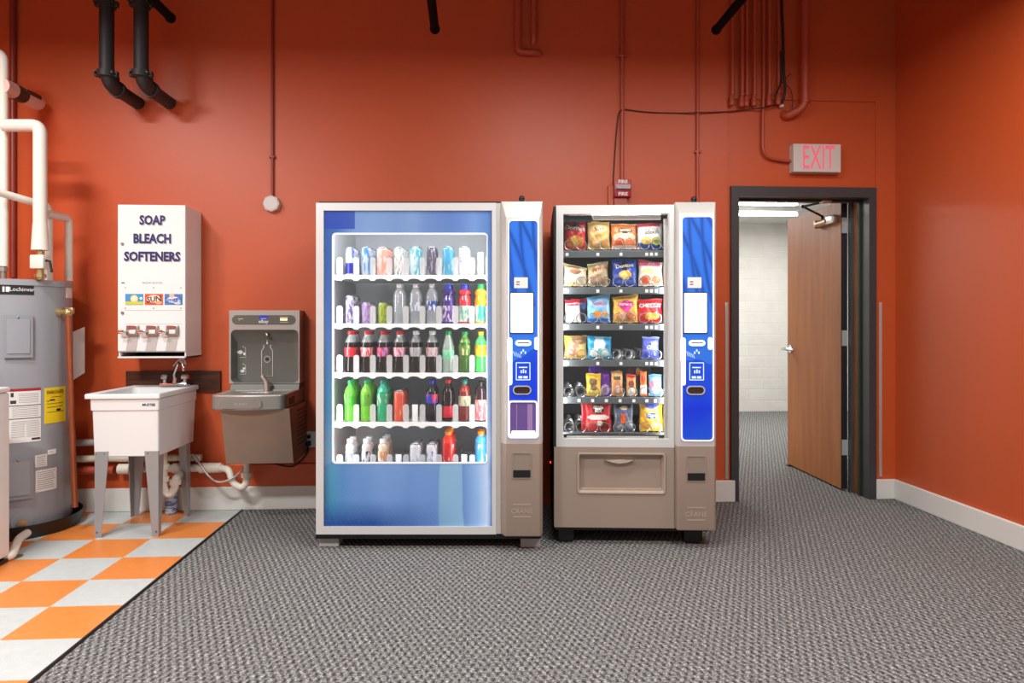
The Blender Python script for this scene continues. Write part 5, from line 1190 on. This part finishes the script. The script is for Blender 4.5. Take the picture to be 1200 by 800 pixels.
# niche
o = rrect(gx(270.5), gx(349.8), gz(448.5), gz(386.2), .03); i = rrect(gx(273.5), gx(346.5), gz(448.4), gz(396), .045)
m = MB(); m.loft([[(p[0], ybf+.001, p[1]) for p in o], [(p[0], -.04, p[1]) for p in i]], False, True); m.build('filler_niche', GREYF, df, ang=60)
m = MB(); m.prism(rrect(gx(272), gx(346.5), gz(380.3), gz(369.2), .03, 8), ybf-.002, ybf+.002); ov = m.build('control_oval', mat('fountain_dark_oval', (96, 96, 90), .4), df, smooth=False)
m = MB(); m.box(gx(304), gx(313.6), ybf-.003, ybf, gz(374.5), gz(369.8)); m.build('display', mat('lit_blue_display', (30, 60, 170), .3, emit=.4), ov, smooth=False)
m = MB().text('elkay', gx(308.8), ybf-.0035, gz(376.6), .03, 1, .001, None, .1, .0006); m.box(gx(305.5), gx(312.5), ybf-.0036, ybf-.002, gz(373.4), gz(372.9)); m.build('maker_lettering', WHITE, ov, smooth=False)
m = MB(); m.box(gx(328.5), gx(336.8), ybf-.003, ybf, gz(375.4), gz(372.8)); m.build('status_lamp', mat('lit_yellow', (255, 236, 170), .3, emit=1.2), ov, smooth=False)
m = MB(); m.box(gx(328), gx(338), ybf-.0026, ybf, gz(371.9), gz(371.2)); m.box(gx(328), gx(338), ybf-.0026, ybf, gz(377.6), gz(377)); m.box(gx(279), gx(285), ybf-.0026, ybf, gz(374), gz(373.2)); m.build('control_print', mat('pale_yellow_print', (214, 200, 140), .5), ov, smooth=False)
m = MB(); m.ball((gx(281), ybf-.002, gz(375.6)), .008, 1, .4, 1); m.build('indicator', mat('olive_lens', (120, 130, 70), .3), ov)
m = MB(); xm_ = gx(312.4); m.tube([(xm_-.02, -.045, gz(391)), (xm_-.014, -.075, gz(391)), (xm_-.006, -.082, gz(391.6)), (xm_-.004, -.082, gz(393.4))], .013, 12); m.build('filler_nozzle', STEEL, df)
ICON = mat('white_icon_print', (232, 230, 224), .5)
yi = -.0425
def ix(px): return X_(px, yi)
def iz(py): return Z_(312, py, yi)
path = [(306.8, 440.8), (306.8, 411), (308.4, 408.5), (309.6, 406.4), (309.4, 404.6), (308.4, 404.5)]
pts = [(ix(a), yi, iz(b)) for a, b in path]
m = MB(); m.tube(pts[::-1]+[(ix(319.6), yi, iz(440.8))]+[(ix(626.4-a), yi, iz(b)) for a, b in path[1:]], .0024, 6)
m.tube([(ix(313.2)+.020*math.cos(t*PI/10), yi, iz(420.8)+.020*math.sin(t*PI/10)) for t in range(21)], .0016, 6); m.cyl((ix(313.2), yi-.002, iz(402)), (ix(313.2), yi+.001, iz(402)), .006, seg=10); m.cyl((ix(313.2), yi, iz(401.8)), (ix(313.2), yi, iz(398)), .005, .001, seg=8)
m.build('bottle_icon', ICON, df)
m = MB(); m.cyl((ix(313.2), yi-.002, iz(420.8)), (ix(313.2), yi+.002, iz(420.8)), .007, seg=14); m.build('sensor_eye', BLACK, df)
m = MB()
for y in (0, 20):
    m.tube([(ix(284.8), yi, iz(405+y*1.02)), (ix(285.2), yi, iz(406.8+y)), (ix(287.8), yi, iz(407.5+y)), (ix(288), yi, iz(418.5+y*.98)), (ix(281), yi, iz(418.6+y*.98))], .0017, 6)
m.ball((ix(281.5), yi, iz(412.6)), .016, 1, .12, .8); m.ball((ix(278.2), yi, iz(412.2)), .009, 1, .12, .5); m.ball((ix(286.3), yi, iz(414.5)), .008, .9, .2, 1.2)
m.ball((ix(284), yi, iz(434.6)), .014, 1, .12, .7); m.ball((ix(286), yi, iz(431.6)), .009, 1, .2, .8)
m.build('hand_and_cup_icon', ICON, df)
# basin
yf = -.46
kx0, kx1 = X_(245.5, yf), X_(333.5, yf); kz0, kz1 = Z_(290, 480.5, yf), Z_(290, 463.2, yf)
def bow(x0, x1, y0, z, rad=.05, bulge=.02, n=6):
    pts = [(x0, 0, z)]
    for k in range(n+1):
        a = PI+k*PI/2/n; pts.append((x0+rad+rad*math.cos(a), y0+rad+rad*math.sin(a), z))
    for k in range(1, 6): pts.append((x0+rad+(x1-x0-2*rad)*k/6, y0-bulge*math.sin(PI*k/6), z))
    for k in range(n+1):
        a = 1.5*PI+k*PI/2/n; pts.append((x1-rad+rad*math.cos(a), y0+rad+rad*math.sin(a), z))
    pts.append((x1, 0, z)); return pts
zi = kz1+.004
def inner(z, d, back=-.14): return [(x if 0 else (kx0+d if x < kx0+d else (kx1-d if x > kx1-d else x)), min(back, max(y, yf+d)), z) for x, y, z_ in bow(kx0, kx1, yf, z)]
m = MB(); m.loft([bow(kx0+.004, kx1-.004, yf+.004, kz0), bow(kx0, kx1, yf, kz0+.006), bow(kx0, kx1, yf, kz1-.006)]); bs = m.build('basin_apron', mat('fountain_apron_grey', (146, 146, 142), .36, .4), df, ang=30)
m = MB(); m.loft([bow(kx0, kx1, yf, kz1-.0055), bow(kx0+.002, kx1-.002, yf+.002, kz1+.002), inner(kz1+.002, .035), inner(kz1-.003, .045), inner(kz1-.028, .075, -.17)], False, True); m.build('basin_top', SS, df, ang=30)
m = MB(); m.loft([[(kx0+.002, -.125, kz1-.002), (kx1-.002, -.125, kz1-.002), (kx1-.002, -.02, kz1-.002), (kx0+.002, -.02, kz1-.002)], [(kx0+.002, -.105, gz(449)+.004), (kx1-.002, -.105, gz(449)+.004), (kx1-.002, -.02, gz(449)+.004), (kx0+.002, -.02, gz(449)+.004)]]); m.build('back_splash', GREYF, df, smooth=False)
m = MB(); m.box(gx(290), gx(325), -.235, -.13, kz1-.018, kz1-.004, .004); m.build('drain_grid', mat('pale_grid', (196, 196, 192), .35, .6), df)
m = MB(); xb = X_(311, -.20); m.cyl((xb, -.17, kz1-.01), (xb, -.17, kz1+.03), .019, .016, seg=14); m.tube([(xb, -.17, kz1+.02), (xb-.004, -.168, kz1+.055), (xb-.02, -.175, kz1+.085)], [.017, .016, .013], 12); m.ball((xb-.022, -.176, kz1+.088), .015); m.build('bubbler', mat('pale_bubbler_chrome', (226, 206, 200), .2, .7), df)
m = MB(); m.prism(rrect(X_(259.5, yf), X_(308, yf), Z_(285, 478.2, yf), Z_(285, 467.8, yf), .03, 6), yf-.022, yf+.01); pb_ = m.build('push_bar', mat('fountain_push_bar', (138, 138, 134), .4, .4), df)
m = MB().text('ELKAY', X_(284, yf), yf-.0225, Z_(284, 473.2, yf), .022, 1.2, .001); m.build('raised_lettering', SS, pb_, smooth=False)
m = MB(); m.prism([(y, z) for y, z in ((yf+.10, kz1-.028), (yf+.22, kz1-.028), (yf+.22, kz0+.018), (yf+.10, kz0+.018))], kx1-.002, kx1+.004, 'x'); m.build('side_push_bar', mat('fountain_side_bar', (70, 52, 46), .45), df, smooth=False)
# lower cabinet, leaning back to the bottom
cx0, cx1 = X_(258.3, yf+.02), X_(339, yf+.02)
zc0 = Z_(305, 542.3, -.33)
m = MB(); m.prism([(0, kz0+.004), (yf+.02, kz0+.004), (-.345, zc0), (0, zc0)], cx0, cx1, 'x'); m.build('cooler_cabinet', TAUPE, df, smooth=False)
m = MB()
for r_ in range(9):
    for c_ in range(7):
        yy_ = -.05-c_*.032; z = kz0-.03-r_*.026
        m.box(cx1-.001, cx1+.0012, yy_-.011, yy_+.011, z-.006, z+.006)
m.build('vent_louvre', mat('dark_louvre', (74, 56, 50), .5), df, smooth=False)
# outlet pipe of the fountain
yq = -.16
xq = P(289, 545, yq).x
ft = thing('fountain_waste_trap', 'white plastic waste trap below the drinking fountain cabinet', 'trap', P(285, 575, yq))
m = MB(); m.tube(bend([Vector((xq, yq, zc0+.01)), Vector((xq, yq, P(289, 566, yq).z)), Vector((xq-.03, yq, P(280, 572, yq).z)), Vector((xq-.085, yq, P(272, 566, yq).z)), Vector((xq-.115, yq+.03, zc_)), Vector((X_(254, -.075), -.075, zc_))], .035), .021, 14); m.build('trap_bend', PVC, ft)
zz_ = P(289, 556, yq).z; MB().cyl((xq, yq, zz_-.016), (xq, yq, zz_+.016), .031, seg=16).build('slip_nut', PVC, ft); MB().cyl((X_(256, -.075)-.025, -.075, zc_), (X_(256, -.075)+.02, -.075, zc_), .031, seg=16).build('slip_nut', PVC, ft)
hs = thing('braided_water_hose', 'thin braided water hose looping in front of the white waste pipe', 'hose', P(255, 565, -.19))
hp = spline([P(230, 538, -.14), P(236, 546, -.17), P(245, 558, -.19), P(255, 564.5, -.19), P(266, 563, -.19), P(277, 557, -.18), P(287, 546, -.17), P(291, 541, -.17)])
m = MB().tube(hp, .0065, 10); m.build('hose_run', mat('braided_steel', (176, 174, 170), .35, .7, bump=.4, bscale=400), hs)
m = MB().tube([P(226, 533, -.13), P(232, 540.5, -.15)], .011, 10); m.build('hose_end', STEEL, hs)
# socket and lead
yo = -.006
sx0, sx1 = X_(353.5, 0), X_(370.5, 0); sz0, sz1 = Z_(362, 524, 0), Z_(362, 505, 0)
ot = thing('wall_socket', 'white double wall socket between the drinking fountain and drink machine', 'socket', ((sx0+sx1)/2, 0, sz0))
m = MB(); m.box(sx0, sx1, -.008, 0, sz0, sz1, .003); m.build('face_plate', WHITE, ot)
m = MB()
for k in (.28, .72): m.box((sx0+sx1)/2-.016, (sx0+sx1)/2+.016, -.0095, -.006, sz0+(sz1-sz0)*k-.014, sz0+(sz1-sz0)*k+.014, .002)
m.build('receptacle', mat('pale_grey_receptacle', (190, 184, 180), .4), ot)
xs = (sx0+sx1)/2+.004
pc = thing('black_power_cord', 'black plug and cord drooping from the wall socket under the fountain', 'cord', (xs, -.03, sz0))
m = MB(); m.box(xs-.014, xs+.014, -.045, -.0096, sz0+.015, sz0+.045, .006); m.ball((xs, -.02, sz0+.072), .012); m.build('plug', BLACK, pc)
m = MB().tube(spline([(xs, -.035, sz0+.018), (xs-.006, -.04, sz0-.03), P(352, 540, -.05), P(343, 546, -.06), P(332, 545.5, -.08), P(322, 543, -.10), P(316, 541, -.12)]), .005, 8); m.build('cord_run', BLACK, pc)
# ---------------------------------------------------------------- pipes and devices on the wall
def flange(m, c, ax, r):
    m.cyl(c-ax*.012, c+ax*.012, r, seg=18)
YI = -.37
for px, lab in ((125, 'black iron drain pipe with bolted collars high on the wall, nearer the heater'), (165.5, 'black iron drain pipe with bolted collars high on the wall, nearer the dispenser')):
    t0_ = P(px, 92, YI); x, z = t0_.x, t0_.z+.01
    t = thing('iron_drain_pipe', lab, 'pipe', (x, YI, z), group='black iron drain pipes')
    m = MB().tube(bend([Vector((x, YI, CEIL-.02)), Vector((x, YI, z-.035)), Vector((x+.004, 0, z-.035))], .10, 8), .040, 20); m.build('pipe_run', IRON, t)
    for zc in (Z_(px, 87, YI), Z_(px, 5, YI)):
        m = MB(); m.cyl((x, YI, zc-.018), (x, YI, zc+.018), .052, seg=20)
        for s in (-1, 1): m.box(x+s*.05-.016, x+s*.05+.016, YI-.014, YI+.014, zc-.016, zc+.016, .004)
        m.cyl((x-.05, YI-.02, zc+.0), (x-.05, YI-.045, zc), .007, seg=8); m.cyl((x+.05, YI-.02, zc), (x+.05, YI-.045, zc), .007, seg=8)
        m.build('bolted_collar', IRON, t)
    m = MB(); m.cyl((x+.002, YI+.10, z-.035), (x+.002, YI+.135, z-.035), .05, seg=20); m.box(x-.012, x+.012, YI+.10, YI+.13, z+.01, z+.04, .004); m.build('elbow_collar', IRON, t)
# black rails overhead, running towards the viewer, on drop rods
RAIL = mat('black_rail_paint', (10, 10, 11), .8, spec=.15)
for (px, py), nm in (((199, 20), 'black overhead rail above the iron drain pipes'), ((509.5, 33), 'black overhead rail above the drink machine'), ((840, 34), 'black overhead rail beside the conduits over the doorway')):
    e = WY(px, py, -.30)
    t = thing('overhead_rail', nm, 'rail', (e.x, -.30, e.z), group='black overhead rails')
    m = MB(); m.cyl((e.x, -.30, e.z), (e.x, -2.6, e.z), .026, seg=16); m.cyl((e.x, -.30, e.z), (e.x, -.285, e.z), .031, seg=16); m.build('rail_tube', RAIL, t)
    for yy_ in (-1.2, -2.5):
        m = MB(); m.cyl((e.x, yy_, e.z), (e.x, yy_, CEIL), .008, seg=8); m.build('drop_rod', RAIL, t)
G3 = 'painted conduits on the wall'
def conduit(label, pts, r, m_=REDP, clips=(), name='conduit', br=.05, group=G3):
    t = thing(name, label, 'conduit', pts[-1], group=group)
    MB().tube(bend(pts, br), r, 12).build('conduit_run', m_, t)
    for c in clips: MB().box(c[0]-r*2.2, c[0]+r*2.2, -r*2.4, 0, c[2]-.008, c[2]+.008, .002).build('pipe_clip', m_, t)
    return t
def up(px, py, r): q = WY(px, py, -r-.004); return q, Vector((q.x, q.y, CEIL-.01))
q, tp_ = up(15, 325, .02); conduit('dark red conduit on the wall behind the white heater pipes', [tp_, q], .017, REDD)
q, tp_ = up(319.3, 232, .008); conduit('thin dark red conduit down to the round grey alarm box', [tp_, q], .0085, REDD, [WY(319.3, 184, -.008)])
ab = WY(318, 238.5, -.03)
t = thing('round_alarm_box', 'round pale grey box on the wall at the foot of the thin conduit', 'alarm', (ab.x, 0, ab.z))
MB().cyl((ab.x, 0, ab.z), (ab.x, -.04, ab.z), .054, .052, seg=8).build('box_body', mat('pale_grey_alarm', (196, 190, 184), .45), t, smooth=False)
MB().cyl((ab.x, -.04, ab.z), (ab.x, -.043, ab.z), .044, .042, seg=24).build('cover_plate', mat('pale_grey_cover', (206, 200, 196), .4), t)
q, tp_ = up(607, 61, .022); c1 = WY(629, 62, -.026)
conduit('fat orange pipe with an elbow turning sideways on the upper wall', [tp_, q, Vector((c1.x, q.y, q.z)), Vector((c1.x+.02, 0, q.z))], .023, REDP, br=.04, name='painted_pipe')
q, tp_ = up(625.5, 44, .02); conduit('short orange pipe ending beside the elbowed one on the upper wall', [tp_, q, Vector((q.x, 0, q.z-.03))], .020, REDP, br=.03, name='painted_pipe')
q, tp_ = up(729, 212, .012); conduit('orange conduit down to the red fire alarm', [tp_, q], .013, REDP, [WY(729, 66, -.012)])
q, tp_ = up(817.5, 262, .01); conduit('thin orange conduit running down behind the snack machine', [tp_, q], .0095, REDP, [WY(817.5, 178, -.01)])
for px, r, y, lb in ((858.5, .013, 117, 'first conduit of the cluster over the doorway'), (870, .013, 118.5, 'second conduit of the cluster over the doorway'), (875.5, .011, 118, 'third conduit of the cluster over the doorway'), (884.5, .012, 117.5, 'fourth conduit of the cluster over the doorway'), (902, .012, 117, 'fifth conduit of the cluster over the doorway, just past the one to the exit sign'), (913, .013, 116, 'last conduit of the cluster over the doorway, beside the black cable')):
    q, tp_ = up(px, y, .03)
    t = conduit(lb, [tp_, q+Vector((0, 0, .03)), Vector((q.x-.006, .0, q.z-.025))], r, REDP, br=.03)
    m = MB(); m.lathe([(.001, -.04), (.016, -.036), (.020, -.015), (.017, .012), (.014, .03)], (q.x-.003, q.y+.004, q.z), 14); m.cyl((q.x, q.y, q.z+.035), (q.x, q.y, q.z+.05), r+.004, seg=10); m.build('conduit_elbow', REDP, t)
q, tp_ = up(895, 150, .022); e2 = WY(930, 188.5, -.02)
conduit('conduit sweeping down and across to the exit sign', [tp_, WY(895, 112, -.022), WY(893.5, 150, -.016), WY(894, 184, -.016), Vector((e2.x-.06, -.016, e2.z)), Vector((e2.x, -.016, e2.z))], .0095, REDP, br=.14)
q, tp_ = up(940, 128, .03)
a9 = WY(920.5, 137, -.01)
t = conduit('fat orange pipe with an elbow back into the wall over the exit sign', [tp_+Vector((0, -.04, 0)), q+Vector((0, -.04, 0)), Vector((a9.x, -.02, a9.z)), Vector((a9.x-.005, .02, a9.z+.03))], .0265, REDP, br=.07, name='painted_pipe')
MB().cyl(q+Vector((0, -.04, .03)), q+Vector((0, -.04, .045)), .031, seg=16).build('pipe_joint', REDP, t)
CBL = mat('black_cable', (14, 14, 16), .5)
m = MB(); m.tube(spline([Vector((WY(916, 0, -.066).x, -.066, CEIL-.02)), WY(916, 0, -.066), WY(917.5, 40, -.066), WY(918.5, 85, -.066), WY(920, 100, -.066), WY(919, 112, -.066), WY(916.5, 121, -.05)]), .009, 8)
m.tube(spline([WY(915, 60, -.06), WY(915.5, 92, -.062), WY(912, 105, -.07), WY(908, 113, -.07)]), .005, 6); m.tube(spline([WY(913, 92, -.04), WY(919, 92, -.055), WY(927, 86.5, -.06)]), .003, 6); m.tube(spline([WY(916, 96, -.045), WY(926, 104, -.03), WY(929, 118, -.02), WY(928, 130, -.02)]), .0025, 6)
solo(m, 'black_cable', CBL, 'black cable bundle hanging beside the last conduit of the doorway cluster', 'cable')
solo(MB().tube(spline([WY(732, 128, -.012), WY(760, 131.5, -.008), WY(795, 132.5, -.008), WY(816, 132, -.022), WY(850, 131, -.008), WY(880, 128, -.01), WY(895, 126, -.04), WY(912, 122.5, -.03)]), .0042, 6), 'thin_wall_cable', mat('dark_maroon_cable', (70, 20, 18), .5), 'thin dark cable sagging across the wall from the fire alarm conduit to the cluster', 'cable')
solo(MB().tube(spline([WY(729, 129, -.03), WY(725, 134, -.012), WY(722, 160, -.010), WY(720, 190, -.010), WY(718.6, 215, -.010), WY(718, 246, -.010)]), .0045, 6), 'thin_wall_cable', mat('dark_maroon_cable', (70, 20, 18), .5), 'thin dark cable dropping beside the fire alarm to behind the snack machine', 'cable')
q = WY(916, 124, -.02); m = MB(); m.box(q.x-.012, q.x+.012, -.03, 0, q.z-.008, q.z+.008, .003); solo(m, 'cable_clamp', WHITE, 'small white clamp holding the dark cables under the conduit cluster', 'clamp')
# fire alarm
FA = mat('fire_alarm_red', (168, 44, 50), .4)
ya = -.06
A0, A1 = X_(720, ya), X_(740, ya); B0, B1 = Z_(730, 230.5, ya), Z_(730, 210, ya)
t = thing('fire_alarm_strobe', 'red fire alarm with a clear strobe on the wall above the snack machine', 'fire alarm', ((A0+A1)/2, 0, B0))
MB().box(A0, A1, ya, -.004, B0, B1, .004).build('alarm_body', FA, t)
MB().box(X_(719.5, -.03), X_(735, -.03), -.035, 0, Z_(730, 246, -.03), Z_(730, 226, -.03), .003).build('back_box', REDP, t, smooth=False)
zc1, zc0_ = Z_(730, 216, ya), Z_(730, 222.5, ya)
MB().loft([[(A0+.006, ya, zc0_), (A1-.003, ya, zc0_), (A1-.003, ya, zc1), (A0+.006, ya, zc1)], [(A0+.012, ya-.022, zc0_+.006), (A1-.01, ya-.022, zc0_+.006), (A1-.01, ya-.014, zc1-.003), (A0+.012, ya-.014, zc1-.003)]]).build('strobe_lens', mat('clear_strobe_lens', (216, 206, 210), .15, .3, vary=.5, vscale=120), t, smooth=False)
for y in (212.8, 227.2):
    MB().text('FIRE', (A0+A1)/2, ya-.0006, Z_(730, y, ya), .03, 1.15, .001, None, 0, .0008).build('lettering', WHITE, t, smooth=False)
jx0, jx1 = X_(712.8, -.025), X_(719, -.025)
solo(MB().box(jx0, jx1, -.025, 0, Z_(716, 246, -.025), Z_(716, 217, -.025), .003), 'painted_junction_box', RED, 'narrow orange box on the wall beside the fire alarm', 'junction box', smooth=False)
# exit sign
ye = -.055
E0, E1, EZ0, EZ1 = X_(930, ye), X_(985.6, ye), Z_(958, 201.5, ye), Z_(958, 168.5, ye)
t = thing('exit_sign', 'white exit sign with pink letters over the doorway', 'exit sign', ((E0+E1)/2, 0, EZ0))
MB().box(E0, E1, ye, 0.012, EZ0, EZ1, .004).build('sign_case', mat('pale_sign_case', (214, 208, 200), .45), t, smooth=False)
m = MB().text('EXIT', 0, 0, 0, .2, 1, .002, bold=.001)
wd = max(p.x for p in m.v)-min(p.x for p in m.v); hh = max(p.z for p in m.v)-min(p.z for p in m.v)
ex0, ex1 = X_(941, ye), X_(978, ye); kx, kz = (ex1-ex0)/wd, (Z_(958, 170.5, ye)-Z_(958, 197.5, ye))/hh
cxm = (max(p.x for p in m.v)+min(p.x for p in m.v))/2; czm = (max(p.z for p in m.v)+min(p.z for p in m.v))/2
m.v = [Vector(((ex0+ex1)/2+(p.x-cxm)*kx, ye-.001+p.y, Z_(958, 184, ye)+(p.z-czm)*kz)) for p in m.v]
m.build('lettering', mat('lit_pink_letter', (240, 110, 132), .4, emit=.3), t, smooth=False)
# corner guards either side of the door
GD = thin('clear_guard_plastic', (206, 196, 186), .55, .15, .10)
for px, lb in ((852, 'clear corner guard strip between the snack machine and the door frame'), (1032.5, 'clear corner guard strip on the wall between door frame and corner')):
    x = X_(px, -.01); solo(MB().box(x-.011, x+.011, -.008, -.001, .15, Z_(px, 354, 0), .003), 'corner_guard', GD, lb, 'corner guard', 'clear corner guards')
# ---------------------------------------------------------------- light
LC = (1, .99, .97)
area('ceiling_lamp_a', (-2.5, -1.75, 2.98), .4, 40, size_y=.2, rgb=LC)
area('ceiling_lamp_b', (.6, -1.85, 2.98), .6, 30, size_y=.2, rgb=LC)
area('ceiling_lamp_c', (2.1, -1.75, 2.98), .5, 17, size_y=.2, rgb=LC)
area('ceiling_lamp_d', (-2.2, -3.3, 3.0), .7, 120, size_y=.3, rgb=LC)
area('ceiling_lamp_e', (1.3, -3.6, 3.0), .7, 80, size_y=.3, rgb=LC)
area('far_room_lamp', (1.7, 2.7, 2.5), 1.2, 70, size_y=1.0, rgb=(1, .98, .95))
area('far_room_lamp', (3.9, 3.0, 2.5), 1.2, 60, size_y=1.0, rgb=(1, .98, .95))
W = bpy.data.worlds.new('world'); sc.world = W; W.use_nodes = True
W.node_tree.nodes['Background'].inputs[0].default_value = (1, .99, .97, 1)
W.node_tree.nodes['Background'].inputs[1].default_value = .42
cam = bpy.data.cameras.new('camera'); co = bpy.data.objects.new('camera', cam); COL.objects.link(co)
cam.sensor_fit = 'HORIZONTAL'; cam.sensor_width = 36; cam.lens = 36*F/1200
cam.shift_x = 0; cam.shift_y = -20/1200
cam.clip_start = .05
co.location = (0, -D, H); co.rotation_euler = (PI/2, 0, -TH)
sc.camera = co
sc.view_settings.view_transform = 'Standard'; sc.view_settings.look = 'None'
sc.view_settings.exposure = 0; sc.view_settings.gamma = 1; sc.view_settings.use_curve_mapping = False
